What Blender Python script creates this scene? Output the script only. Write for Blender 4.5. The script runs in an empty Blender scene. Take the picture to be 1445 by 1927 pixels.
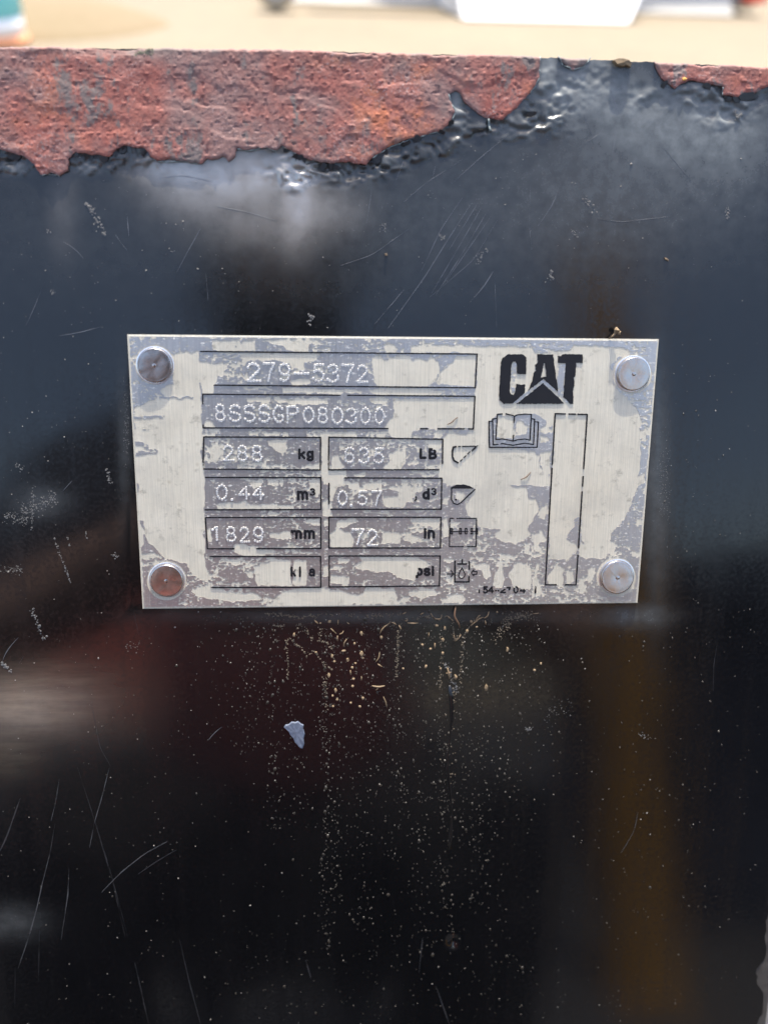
import bpy, bmesh, math, random
import numpy as np
from mathutils import Vector, Matrix

random.seed(7)
RNG = np.random.default_rng(11)
scene = bpy.context.scene
C = scene.collection
PI = math.pi

# ------------------------------------------------------------------ camera, sky, sun, exposure
TILT = math.radians(23.5)                     # the steel panel leans back
PAN_O = Vector((0.0, 0.0, 0.55))              # centre of the nameplate in the world
PAN_R = Matrix.Rotation(PI / 2 - TILT, 4, 'X')
PAN = Matrix.Translation(PAN_O) @ PAN_R       # panel space (x right, y up the panel, z out of it) -> world
CAM_R = np.array([[0.99787703, 0.00455886, -0.06496651],
                  [0.00987009, 0.97543815, 0.22005226],
                  [0.064374, -0.22022632, 0.97332233]])
CAM_P = np.array([-0.01818708, 0.04027349, 0.22317312])   # camera in panel space (metres)
FOC = 1563.0                                   # focal length in photograph pixels
cam_d = bpy.data.cameras.new('camera')
cam = bpy.data.objects.new('camera', cam_d)
C.objects.link(cam)
m4 = Matrix.Identity(4)
for i in range(3):
    for j in range(3):
        m4[i][j] = CAM_R[i, j]
    m4[i][3] = CAM_P[i]
cam.matrix_world = PAN @ m4
cam_d.sensor_fit = 'VERTICAL'
cam_d.sensor_height = 24.0
cam_d.lens = FOC / 1927.0 * 24.0
cam_d.clip_start = 0.005
cam_d.clip_end = 2000.0
cam_d.dof.use_dof = True
cam_d.dof.focus_distance = 0.2293
cam_d.dof.aperture_fstop = cam_d.lens / 3.6
scene.camera = cam

SUN_EL, SUN_AZ = math.radians(74.0), math.radians(8.0)     # sun beyond the panel, a little to the right
sun_dir = Vector((math.sin(SUN_AZ) * math.cos(SUN_EL), math.cos(SUN_AZ) * math.cos(SUN_EL), math.sin(SUN_EL)))
world = bpy.data.worlds.new('World')
scene.world = world
world.use_nodes = True
wn = world.node_tree.nodes
sky = wn.new('ShaderNodeTexSky')
sky.sky_type = 'NISHITA'
sky.sun_disc = False
sky.sun_elevation = SUN_EL
sky.sun_rotation = SUN_AZ
sky.air_density = 1.0
sky.dust_density = 4.0
world.node_tree.links.new(sky.outputs[0], wn['Background'].inputs[0])
wn['Background'].inputs[1].default_value = 0.13
sun_d = bpy.data.lights.new('sun', 'SUN')
sun_d.energy = 2.6
sun_d.angle = math.radians(0.5)
sun_d.color = (1.0, 0.93, 0.82)
sun = bpy.data.objects.new('sun', sun_d)
C.objects.link(sun)
sun.rotation_euler = sun_dir.to_track_quat('Z', 'Y').to_euler()
scene.view_settings.view_transform = 'Standard'
scene.view_settings.look = 'None'
scene.view_settings.gamma = 1.0
scene.view_settings.exposure = 1.9
scene.cycles.max_bounces = 8
scene.cycles.use_denoising = True

# ------------------------------------------------------------------ helpers
def uv(x, y):
    """photograph pixel -> metres on the panel plane"""
    x = np.asarray(x, float); y = np.asarray(y, float)
    dx, dy = (x - 722.5) / FOC, (963.5 - y) / FOC
    d = [CAM_R[k, 0] * dx + CAM_R[k, 1] * dy - CAM_R[k, 2] for k in range(3)]
    t = -CAM_P[2] / d[2]
    return CAM_P[0] + t * d[0], CAM_P[1] + t * d[1]

def px1(x, y):
    """metres per photograph pixel near a pixel"""
    a = uv(x, y); b = uv(x + 1, y)
    return float(b[0] - a[0])

def hash2(ix, iy, seed):
    h = (ix.astype(np.int64) * 374761393 + iy.astype(np.int64) * 668265263 + seed * 974634341) & 0xffffffff
    h = ((h ^ (h >> 13)) * 1274126177) & 0xffffffff
    h = ((h ^ (h >> 16)) * 2246822519) & 0xffffffff
    return ((h ^ (h >> 15)) & 0xffffff) / float(0xffffff)

def vn(x, y, seed=0):
    """value noise, 0..1"""
    x = np.asarray(x, float); y = np.asarray(y, float)
    ix = np.floor(x); iy = np.floor(y)
    fx = x - ix; fy = y - iy
    fx = fx * fx * (3 - 2 * fx); fy = fy * fy * (3 - 2 * fy)
    ix = ix.astype(np.int64); iy = iy.astype(np.int64)
    a = hash2(ix, iy, seed); b = hash2(ix + 1, iy, seed)
    c = hash2(ix, iy + 1, seed); d = hash2(ix + 1, iy + 1, seed)
    return (a * (1 - fx) + b * fx) * (1 - fy) + (c * (1 - fx) + d * fx) * fy

def fbm(x, y, seed=0, octv=4):
    s = 0; a = 0.5; t = 0
    for k in range(octv):
        s = s + a * vn(x * 2 ** k, y * 2 ** k, seed + k * 17); t += a; a *= 0.5
    return s / t

def sdpoly(P, X, Y):
    """signed distance to a polygon, positive inside"""
    P = np.asarray(P, float)
    d2 = np.full(X.shape, 1e18); ins = np.zeros(X.shape, bool)
    n = len(P)
    for i in range(n):
        ax, ay = P[i]; bx, by = P[(i + 1) % n]
        ex, ey = bx - ax, by - ay
        L = ex * ex + ey * ey + 1e-12
        t = np.clip(((X - ax) * ex + (Y - ay) * ey) / L, 0, 1)
        d2 = np.minimum(d2, (X - ax - t * ex) ** 2 + (Y - ay - t * ey) ** 2)
        if abs(ey) > 1e-9:
            c = ((ay > Y) != (by > Y)) & (X < ex * (Y - ay) / ey + ax)
            ins ^= c
    d = np.sqrt(d2)
    return np.where(ins, d, -d)

def sdline(P, X, Y):
    """distance to an open polyline"""
    d2 = np.full(X.shape, 1e18)
    P = np.asarray(P, float)
    if len(P) == 1:
        return np.hypot(X - P[0][0], Y - P[0][1])
    for (ax, ay), (bx, by) in zip(P[:-1], P[1:]):
        ex, ey = bx - ax, by - ay
        L = ex * ex + ey * ey + 1e-12
        t = np.clip(((X - ax) * ex + (Y - ay) * ey) / L, 0, 1)
        d2 = np.minimum(d2, (X - ax - t * ex) ** 2 + (Y - ay - t * ey) ** 2)
    return np.sqrt(d2)

def link(name, me, mat=None, parent=None):
    o = bpy.data.objects.new(name, me)
    C.objects.link(o)
    if mat is not None and me is not None and len(me.materials) == 0:
        me.materials.append(mat)
    if parent is not None:
        o.parent = parent
    return o

def mesh_np(name, V, faces, smooth=True):
    """faces: list of (n,k) integer arrays"""
    me = bpy.data.meshes.new(name)
    V = np.asarray(V, np.float32)
    faces = [np.asarray(f, np.int32) for f in faces if len(f)]
    me.vertices.add(len(V)); me.vertices.foreach_set('co', V.ravel())
    tot = np.concatenate([np.full(len(f), f.shape[1], np.int32) for f in faces])
    idx = np.concatenate([f.ravel() for f in faces])
    me.loops.add(len(idx)); me.loops.foreach_set('vertex_index', idx)
    me.polygons.add(len(tot))
    st = np.zeros(len(tot), np.int32); st[1:] = np.cumsum(tot)[:-1]
    me.polygons.foreach_set('loop_start', st)
    me.polygons.foreach_set('loop_total', tot)
    if smooth:
        me.polygons.foreach_set('use_smooth', np.ones(len(tot), bool))
    me.update(calc_edges=True)
    return me

_MS = {1: ['a', 0, 3], 2: ['b', 1, 0], 3: ['a', 'b', 1, 3], 4: ['c', 2, 1], 6: ['b', 'c', 2, 0], 7: ['a', 'b', 'c', 2, 3],
       8: ['d', 3, 2], 9: ['a', 0, 2, 'd'], 11: ['a', 'b', 1, 2, 'd'], 12: ['c', 'd', 3, 1], 13: ['a', 0, 1, 'c', 'd'],
       14: ['b', 'c', 'd', 3, 0], 15: ['a', 'b', 'c', 'd']}

def sheet(name, X, Y, Z, F, z_low, attrs=None, smooth=True):
    """the part of a grid surface where F > 0, with walls down to z_low round its edge (X, Y, Z, F: 2-D arrays, metres; rows go up)"""
    ny, nx = F.shape
    F = np.where(np.abs(F) < 1e-9, 1e-9, F)
    nid = np.arange(ny * nx).reshape(ny, nx)
    nh = ny * (nx - 1)
    hid = ny * nx + np.arange(nh).reshape(ny, nx - 1)
    vid = ny * nx + nh + np.arange((ny - 1) * nx).reshape(ny - 1, nx)
    def lerp(A):
        A = np.broadcast_to(A, F.shape)
        with np.errstate(divide='ignore', invalid='ignore'):
            t = np.clip(np.nan_to_num(F[:, :-1] / (F[:, :-1] - F[:, 1:])), 0, 1)
            h = A[:, :-1] * (1 - t) + A[:, 1:] * t
            t = np.clip(np.nan_to_num(F[:-1] / (F[:-1] - F[1:])), 0, 1)
            v = A[:-1] * (1 - t) + A[1:] * t
        return np.concatenate([A.ravel(), h.ravel(), v.ravel()])
    co = np.stack([lerp(X), lerp(Y), lerp(Z)], 1)
    ins = F > 0
    case = ins[:-1, :-1] * 1 + ins[:-1, 1:] * 2 + ins[1:, 1:] * 4 + ins[1:, :-1] * 8
    corner = {'a': nid[:-1, :-1], 'b': nid[:-1, 1:], 'c': nid[1:, 1:], 'd': nid[1:, :-1],
              0: hid[:-1], 1: vid[:, 1:], 2: hid[1:], 3: vid[:, :-1]}
    by_n = {3: [], 4: [], 5: []}; seg = []
    for cs, polys in list({k: [v] for k, v in _MS.items()}.items()) + [(5, [['a', 0, 3], ['c', 2, 1]]), (10, [['b', 1, 0], ['d', 3, 2]])]:
        m = case == cs
        if not m.any():
            continue
        for p in polys:
            arr = np.stack([corner[k][m] for k in p], 1)
            by_n[len(p)].append(arr)
            for i in range(len(p)):
                a, b = p[i], p[(i + 1) % len(p)]
                if not isinstance(a, str) and not isinstance(b, str):
                    seg.append(np.stack([corner[a][m], corner[b][m]], 1))
    faces = [np.concatenate(v) for v in by_n.values() if v]
    if not faces:
        return None
    n0 = len(co)
    if seg:
        seg = np.concatenate(seg)
        low = np.unique(seg); lmap = np.full(n0, -1, np.int64); lmap[low] = n0 + np.arange(len(low))
        lc = co[low].copy(); lc[:, 2] = z_low
        top2 = np.full(n0, -1, np.int64); top2[low] = n0 + len(low) + np.arange(len(low))   # own rim so that the edge stays crisp
        co = np.concatenate([co, lc, co[low]])
        p, q = seg[:, 0], seg[:, 1]
        faces.append(np.stack([lmap[p], lmap[q], top2[q], top2[p]], 1))
    else:
        low = np.zeros(0, np.int64)
    used = np.zeros(len(co), bool)
    for f in faces:
        used[f.ravel()] = True
    remap = np.cumsum(used) - 1
    me = mesh_np(name, co[used], [remap[f] for f in faces], smooth)
    for k, A in (attrs or {}).items():
        v = lerp(A); v = np.concatenate([v, v[low], v[low]])[used]
        at = me.attributes.new(k, 'FLOAT', 'POINT')
        at.data.foreach_set('value', v.astype(np.float32))
    return me

def tag(o, label=None, cat=None, group=None, kind=None):
    if label: o['label'] = label
    if cat: o['category'] = cat
    if group: o['group'] = group
    if kind: o['kind'] = kind
    return o

def empty(name, mat4, label, cat, group=None):
    o = bpy.data.objects.new(name, None)
    C.objects.link(o)
    o.matrix_world = mat4
    o.empty_display_size = 0.02
    return tag(o, label, cat, group)

def bm_obj(name, bm, mat, parent=None, smooth=False):
    me = bpy.data.meshes.new(name)
    bmesh.ops.recalc_face_normals(bm, faces=bm.faces)
    bm.to_mesh(me); bm.free()
    if smooth:
        for p in me.polygons: p.use_smooth = True
    return link(name, me, mat, parent)

def bm_box(bm, x0, x1, y0, y1, z0, z1, bev=0.0):
    r = bmesh.ops.create_cube(bm, size=1.0)
    for v in r['verts']:
        v.co = Vector(((x0 + x1) / 2 + v.co.x * (x1 - x0), (y0 + y1) / 2 + v.co.y * (y1 - y0), (z0 + z1) / 2 + v.co.z * (z1 - z0)))
    if bev:
        es = {e for v in r['verts'] for e in v.link_edges}
        bmesh.ops.bevel(bm, geom=list(es), offset=bev, segments=2, affect='EDGES', profile=0.6)

def lathe_np(prof, n=40, cx=0, cy=0):
    """prof: (r, z) from outside to the axis; returns V, faces"""
    V = []; F = []
    for r, z in prof:
        for k in range(n):
            a = 2 * PI * k / n
            V.append((cx + r * math.cos(a), cy + r * math.sin(a), z))
    m = len(prof)
    for i in range(m - 1):
        for k in range(n):
            k2 = (k + 1) % n
            F.append((i * n + k, i * n + k2, (i + 1) * n + k2, (i + 1) * n + k))
    return np.array(V), np.array(F)

def tube(bm, pts, radii, n=6):
    rings = []
    pts = [Vector(p) for p in pts]
    for i, p in enumerate(pts):
        d = (pts[min(i + 1, len(pts) - 1)] - pts[max(i - 1, 0)]).normalized()
        a = d.orthogonal().normalized(); b = d.cross(a)
        r = radii[i] if hasattr(radii, '__len__') else radii
        rings.append([bm.verts.new(p + a * (r * math.cos(2 * PI * k / n)) + b * (r * math.sin(2 * PI * k / n))) for k in range(n)])
    for r0, r1 in zip(rings[:-1], rings[1:]):
        for k in range(n):
            bm.faces.new((r0[k], r0[(k + 1) % n], r1[(k + 1) % n], r1[k]))
    bm.faces.new(rings[0][::-1]); bm.faces.new(rings[-1])

# ------------------------------------------------------------------ materials
class NT:
    def __init__(s, name):
        s.m = bpy.data.materials.new(name); s.m.use_nodes = True
        s.t = s.m.node_tree; s.n = s.t.nodes; s.b = s.n['Principled BSDF']
        s.tc = s.n.new('ShaderNodeTexCoord')
    def link(s, a, b): s.t.links.new(a, b)
    def set(s, **k):
        for a, v in k.items():
            i = s.b.inputs[a.replace('_', ' ')]
            if hasattr(v, 'is_linked'): s.link(v, i)
            else: i.default_value = (*v, 1) if isinstance(v, tuple) and len(v) == 3 else v
    def coord(s, scale=(1, 1, 1), out='Object'):
        mp = s.n.new('ShaderNodeMapping'); mp.inputs['Scale'].default_value = scale
        s.link(s.tc.outputs[out], mp.inputs[0]); return mp.outputs[0]
    def noise(s, scale, detail=4, rough=0.55, vec=None, dist=0.0):
        n = s.n.new('ShaderNodeTexNoise'); n.inputs['Scale'].default_value = scale; n.inputs['Detail'].default_value = detail
        n.inputs['Roughness'].default_value = rough; n.inputs['Distortion'].default_value = dist
        s.link(vec if vec is not None else s.coord(), n.inputs['Vector']); return n.outputs['Fac']
    def voro(s, scale, vec=None, feat='F1', out='Distance', rnd=1.0):
        n = s.n.new('ShaderNodeTexVoronoi'); n.feature = feat; n.inputs['Scale'].default_value = scale
        n.inputs['Randomness'].default_value = rnd
        s.link(vec if vec is not None else s.coord(), n.inputs['Vector']); return n.outputs[out]
    def ramp(s, fac, stops):
        r = s.n.new('ShaderNodeValToRGB'); el = r.color_ramp.elements
        while len(el) < len(stops): el.new(0.5)
        for e, (p, c) in zip(el, stops):
            e.position = p; e.color = (c, c, c, 1) if not isinstance(c, tuple) else (*c, 1)
        s.link(fac, r.inputs[0]); return r.outputs[0]
    def mix(s, f, a, b, mode='MIX'):
        m = s.n.new('ShaderNodeMix'); m.data_type = 'RGBA'; m.blend_type = mode
        for v, i in ((f, m.inputs[0]), (a, m.inputs[6]), (b, m.inputs[7])):
            if hasattr(v, 'is_linked'): s.link(v, i)
            else: i.default_value = (*v, 1) if isinstance(v, tuple) else (v if i == m.inputs[0] else (v, v, v, 1))
        return m.outputs[2]
    def math(s, op, a, b=0.0, clamp=False):
        m = s.n.new('ShaderNodeMath'); m.operation = op; m.use_clamp = clamp
        for v, i in ((a, m.inputs[0]), (b, m.inputs[1])):
            if hasattr(v, 'is_linked'): s.link(v, i)
            else: i.default_value = v
        return m.outputs[0]
    def attr(s, name):
        a = s.n.new('ShaderNodeAttribute'); a.attribute_name = name; return a.outputs['Fac']
    def bump(s, h, strength=0.3, dist=0.001):
        b = s.n.new('ShaderNodeBump'); b.inputs['Strength'].default_value = strength; b.inputs['Distance'].default_value = dist
        s.link(h, b.inputs['Height']); s.link(b.outputs[0], s.b.inputs['Normal'])

def plain(name, col, rough=0.5, metal=0.0, var=0.15, scale=40.0, bump=0.0, **kw):
    t = NT(name)
    f = t.noise(scale, 5)
    t.set(Base_Color=t.mix(f, tuple(c * (1 - var) for c in col), tuple(min(1, c * (1 + var)) for c in col)), Metallic=metal,
          Roughness=t.ramp(t.noise(scale * 2.3, 3), [(0.3, max(0.02, rough * 0.85)), (0.7, min(1, rough * 1.15))]))
    if bump: t.bump(t.noise(scale * 3, 5), bump, 0.02 / scale)
    if kw: t.set(**kw)
    return t.m

def mat_paint():
    t = NT('black_paint')
    wear, chalk_and_sheen = t.attr('wear'), t.attr('chalk_and_sheen')
    n1 = t.noise(60, 6, 0.6); n2 = t.noise(900, 5, 0.65); n3 = t.noise(14, 4)
    base = t.mix(n1, (0.0022, 0.0023, 0.0028), (0.0042, 0.0042, 0.0048))
    # fine dulling grain
    grain = t.ramp(n2, [(0.45, 0.0), (0.75, 1.0)])
    ch = t.math('MULTIPLY', chalk_and_sheen, t.ramp(t.noise(260, 6, 0.65), [(0.3, 0.45), (0.7, 1.0)]), True)
    base = t.mix(ch, base, (0.175, 0.19, 0.19))
    sm = t.math('MULTIPLY', t.attr('tan_glow'), t.ramp(t.noise(1.0, 6, 0.65, vec=t.coord((60, 420, 1))), [(0.3, 0.35), (0.65, 1.0)]), True)
    base = t.mix(sm, base, (0.20, 0.165, 0.115))  # reflected glow of sunlit ground, painted as streaky tan colour
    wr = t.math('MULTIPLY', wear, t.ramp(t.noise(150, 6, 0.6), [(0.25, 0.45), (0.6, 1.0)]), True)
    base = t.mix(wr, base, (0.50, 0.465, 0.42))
    rough = t.mix(n1, 0.075, 0.125)
    rough = t.mix(t.ramp(t.noise(1.0, 5, 0.6, vec=t.coord((170, 7, 1))), [(0.45, 0.0), (0.75, 0.5)]), rough, 0.25)
    rough = t.mix(t.math('MULTIPLY', grain, 0.35), rough, 0.45)
    rough = t.mix(ch, rough, 0.62)
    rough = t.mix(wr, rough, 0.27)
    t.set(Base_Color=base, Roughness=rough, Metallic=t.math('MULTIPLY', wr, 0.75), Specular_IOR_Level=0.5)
    t.bump(t.math('ADD', t.math('MULTIPLY', n3, 0.6), t.math('MULTIPLY', n2, 0.012)), 0.12, 0.002)
    return t.m

def mat_rust():
    t = NT('rust')
    big = t.noise(30, 6, 0.62); mid = t.noise(230, 9, 0.74); fine = t.noise(1500, 6, 0.72); zone = t.noise(17, 4, 0.55)
    vf = t.noise(4200, 3, 0.6)
    c = t.ramp(mid, [(0.33, (0.12, 0.055, 0.048)), (0.45, (0.225, 0.088, 0.073)), (0.55, (0.31, 0.115, 0.092)), (0.66, (0.41, 0.165, 0.13))])
    org = t.math('MULTIPLY', t.ramp(t.noise(75, 9, 0.74), [(0.50, 0.0), (0.60, 0.65)]), t.ramp(zone, [(0.42, 0.1), (0.56, 1.0)]), True)
    c = t.mix(org, c, (0.55, 0.185, 0.065))
    red = t.ramp(t.noise(36, 6, 0.65, vec=t.coord((1, 1.7, 1))), [(0.49, 0.0), (0.60, 0.75)])
    c = t.mix(red, c, (0.24, 0.068, 0.052))
    prp = t.ramp(big, [(0.47, 0.0), (0.58, 0.85)])
    c = t.mix(prp, c, (0.205, 0.135, 0.128))
    gry = t.math('MULTIPLY', t.ramp(t.noise(58, 9, 0.74, vec=t.coord((1.4, 0.8, 1))), [(0.535, 0.0), (0.575, 0.95)]), t.ramp(zone, [(0.45, 1.0), (0.58, 0.3)]))
    c = t.mix(gry, c, (0.135, 0.122, 0.12))
    pale = t.math('MULTIPLY', t.ramp(fine, [(0.52, 0.0), (0.66, 0.8)]), t.ramp(t.noise(48, 6, 0.65), [(0.46, 0.0), (0.58, 1.0)]), True)
    c = t.mix(pale, c, (0.44, 0.35, 0.34))
    c = t.mix(t.ramp(fine, [(0.32, 0.5), (0.43, 0.0)]), c, (0.08, 0.045, 0.042))
    pit = t.math('MULTIPLY', t.ramp(t.voro(150), [(0.08, 0.65), (0.20, 0.0)]), t.ramp(t.noise(60, 3), [(0.50, 0.0), (0.58, 1.0)]))
    c = t.mix(pit, c, (0.085, 0.055, 0.058))
    edge = t.attr('edge')                                       # dull dusty scale along the top edge of the sheet
    c = t.mix(t.math('MULTIPLY', edge, t.ramp(t.noise(120, 5), [(0.3, 0.4), (0.7, 1.0)])), c, (0.13, 0.112, 0.108))
    c = t.mix(1.0, c, (0.96, 0.86, 0.80), 'MULTIPLY')
    t.set(Base_Color=c, Roughness=t.ramp(fine, [(0.3, 0.55), (0.7, 0.85)]), Specular_IOR_Level=0.45)
    hgt = t.math('SUBTRACT', t.math('ADD', fine, t.math('MULTIPLY', vf, 0.5)), t.math('MULTIPLY', pit, 1.2))
    t.bump(hgt, 0.42, 0.0003)
    return t.m

def mat_backing():
    t = NT('weathered_aluminium')
    st = t.noise(1.0, 4, 0.7, vec=t.coord((2600, 60, 1)))
    blot = t.noise(90, 6, 0.6); warm = t.noise(28, 4)
    c = t.mix(blot, (0.53, 0.485, 0.375), (0.71, 0.66, 0.535))
    c = t.mix(t.ramp(warm, [(0.5, 0.0), (0.75, 0.6)]), c, (0.62, 0.55, 0.41))
    c = t.mix(t.ramp(t.noise(55, 7, 0.7), [(0.48, 0.0), (0.68, 0.55)]), c, (0.42, 0.40, 0.34))
    c = t.mix(t.ramp(st, [(0.38, 0.35), (0.60, 0.0)]), c, (0.36, 0.34, 0.28))
    c = t.mix(t.ramp(t.noise(300, 5, 0.7), [(0.58, 0.0), (0.70, 0.65)]), c, (0.27, 0.25, 0.20))
    c = t.mix(t.ramp(t.voro(160), [(0.05, 0.45), (0.12, 0.0)]), c, (0.36, 0.32, 0.23))
    t.set(Base_Color=c, Metallic=0.25, Roughness=t.ramp(st, [(0.3, 0.62), (0.7, 0.5)]))
    t.bump(t.math('ADD', st, t.math('MULTIPLY', t.noise(600, 4), 0.8)), 0.25, 0.0002)
    return t.m

def mat_film():
    t = NT('glossy_label_film')
    st = t.noise(1.0, 4, 0.75, vec=t.coord((3200, 40, 1)))
    blot = t.noise(120, 5)
    sp = t.noise(1.0, 5, 0.7, vec=t.coord((700, 1500, 1)))
    c = t.mix(st, (0.335, 0.32, 0.30), (0.575, 0.555, 0.525))
    c = t.mix(t.ramp(blot, [(0.4, 0.0), (0.7, 0.25)]), c, (0.5, 0.5, 0.48))
    c = t.mix(t.ramp(sp, [(0.58, 0.0), (0.64, 0.9)]), c, (0.78, 0.75, 0.66))
    t.set(Base_Color=c, Metallic=t.ramp(sp, [(0.58, 0.85), (0.64, 0.2)]), Roughness=t.ramp(st, [(0.3, 0.30), (0.7, 0.40)]))
    t.bump(st, 0.15, 0.0002)
    return t.m

M = {}
M['paint'] = mat_paint()
M['rust'] = mat_rust()
M['backing'] = mat_backing()
M['film'] = mat_film()
M['plate_edge'] = plain('bare_aluminium', (0.80, 0.80, 0.79), 0.30, 0.9, 0.08, 300)
M['rivet'] = plain('rivet_steel', (0.46, 0.42, 0.385), 0.22, 1.0, 0.15, 260, 0.1)
M['stamp'] = plain('stamped_bright_metal', (0.72, 0.70, 0.65), 0.36, 0.6, 0.08, 700)
M['ink'] = plain('black_ink', (0.010, 0.010, 0.012), 0.45, 0.0, 0.3, 300, Specular_IOR_Level=0.25)
M['steel'] = plain('dark_bare_steel', (0.06, 0.055, 0.05), 0.5, 0.6, 0.3, 120, 0.2)
M['edge_wear'] = plain('worn_edge_steel', (0.06, 0.054, 0.048), 0.6, 0.3, 0.5, 260, 0.5)
M['scratch'] = plain('scratch_grey', (0.085, 0.088, 0.093), 0.45, 0.2, 0.25, 800)
M['scratch_pale'] = plain('scratch_pale_grey', (0.13, 0.134, 0.145), 0.45, 0.1, 0.25, 800)
M['scratch_faint'] = plain('scratch_faint_grey', (0.030, 0.031, 0.034), 0.4, 0.2, 0.3, 800)
M['nick'] = plain('crumbled_paint', (0.13, 0.125, 0.115), 0.75, 0.0, 0.45, 900, 0.5)
M['speck'] = plain('pale_dust', (0.20, 0.188, 0.168), 0.8, 0.0, 0.4, 700)
M['mud'] = plain('dried_mud', (0.08, 0.062, 0.040), 0.6, 0.0, 0.4, 500, 0.3)
M['droplet'] = plain('dark_dried_droplet', (0.020, 0.016, 0.010), 0.30, 0.0, 0.4, 400)
M['straw'] = plain('dry_straw', (0.18, 0.125, 0.07), 0.6, 0.0, 0.25, 600, 0.3)
M['clod'] = plain('tan_dirt', (0.19, 0.135, 0.078), 0.85, 0.0, 0.35, 700, 0.6)
M['olive_dirt'] = plain('olive_dirt', (0.16, 0.145, 0.10), 0.9, 0.0, 0.4, 600, 0.7)
M['thread'] = plain('brown_root', (0.10, 0.055, 0.03), 0.55, 0.0, 0.3, 900)
M['blue_chip'] = plain('pale_blue_primer', (0.10, 0.118, 0.16), 0.7, 0.0, 0.75, 1400, 0.8)
M['clearpaint'] = plain('dulled_green_grey_paint', (0.10, 0.14, 0.13), 0.35, 0.0, 0.4, 300, 0.2)

# ------------------------------------------------------------------ the steel panel
panel = empty('steel_sheet', PAN, 'black painted steel panel with a rusty flaking top edge behind the nameplate', 'steel sheet')
U0, U1, V0 = -0.46, 0.1262, -0.592
def top_v(u):
    return np.interp(u, [-0.5, -0.0962, -0.0332, 0.0322, 0.0929, 0.13], [0.1030, 0.10425, 0.1055, 0.10582, 0.1051, 0.1046])

# slab: steel core with a wavy top edge
def slab_mesh():
    us = np.unique(np.concatenate([np.linspace(U0, -0.13, 20), np.linspace(-0.13, U1, 400)]))
    tv = top_v(us) + (fbm(us * 900, us * 0 + 3, 5) - 0.5) * 0.0005
    V = []; n = len(us)
    prof = [(None, -0.0006), (0.0, -0.0006), (0.0, -0.0078), (None, -0.008)]
    for i in range(n):
        V += [(us[i], V0, -0.0022), (us[i], tv[i] - 0.0003, -0.0022), (us[i], tv[i], -0.0026), (us[i], tv[i], -0.0075), (us[i], tv[i] - 0.0005, -0.008), (us[i], V0, -0.008)]
    F = []
    for i in range(n - 1):
        for k in range(6):
            k2 = (k + 1) % 6
            F.append((i * 6 + k, (i + 1) * 6 + k, (i + 1) * 6 + k2, i * 6 + k2))
    V = np.array(V)
    me = mesh_np('steel_plate', V, [np.array(F)], smooth=False)
    bm = bmesh.new(); bm.from_mesh(me)
    bm.verts.ensure_lookup_table()
    bm.faces.new([bm.verts[k] for k in range(6)]); bm.faces.new([bm.verts[(n - 1) * 6 + k] for k in range(5, -1, -1)])
    bmesh.ops.recalc_face_normals(bm, faces=bm.faces)
    bm.to_mesh(me); bm.free()
    return me
link('steel_plate', slab_mesh(), M['steel'], panel)

# lower outline of the rust (photograph pixels)
RUST_A = [(-400, 285), (-200, 300), (-80, 284), (0, 282), (48, 294), (66, 308), (80, 330), (97, 326), (114, 331), (130, 321), (131, 298), (142, 287), (173, 292), (208, 294),
          (221, 280), (235, 275), (273, 279), (284, 294), (298, 304), (322, 299), (346, 304), (381, 308), (388, 298), (408, 301), (420, 295), (431, 304),
          (443, 294), (446, 280), (471, 283), (502, 277), (519, 284), (531, 275), (561, 291), (592, 303), (623, 308), (644, 303), (668, 308), (689, 310),
          (699, 298), (727, 280), (745, 271), (772, 261), (800, 254), (831, 246), (848, 228), (855, 211), (848, 194), (844, 177), (858, 170),
          (872, 188), (889, 208), (910, 221), (919, 224), (941, 227), (964, 211), (981, 192), (996, 175), (1008, 160), (1013, 147), (1015, 100), (1015, 60), (-400, 60)]
RUST_B = [(1048, 60), (1049, 106), (1060, 122), (1077, 132), (1096, 126), (1110, 108), (1111, 60)]
RUST_C = [(1225, 60), (1232, 124), (1241, 147), (1252, 155), (1266, 166), (1280, 158), (1296, 151), (1326, 158), (1345, 162), (1358, 164), (1358, 179), (1372, 180), (1387, 183), (1402, 176),
          (1417, 177), (1432, 168), (1445, 162), (1520, 150), (1600, 140), (1600, 60)]
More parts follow.
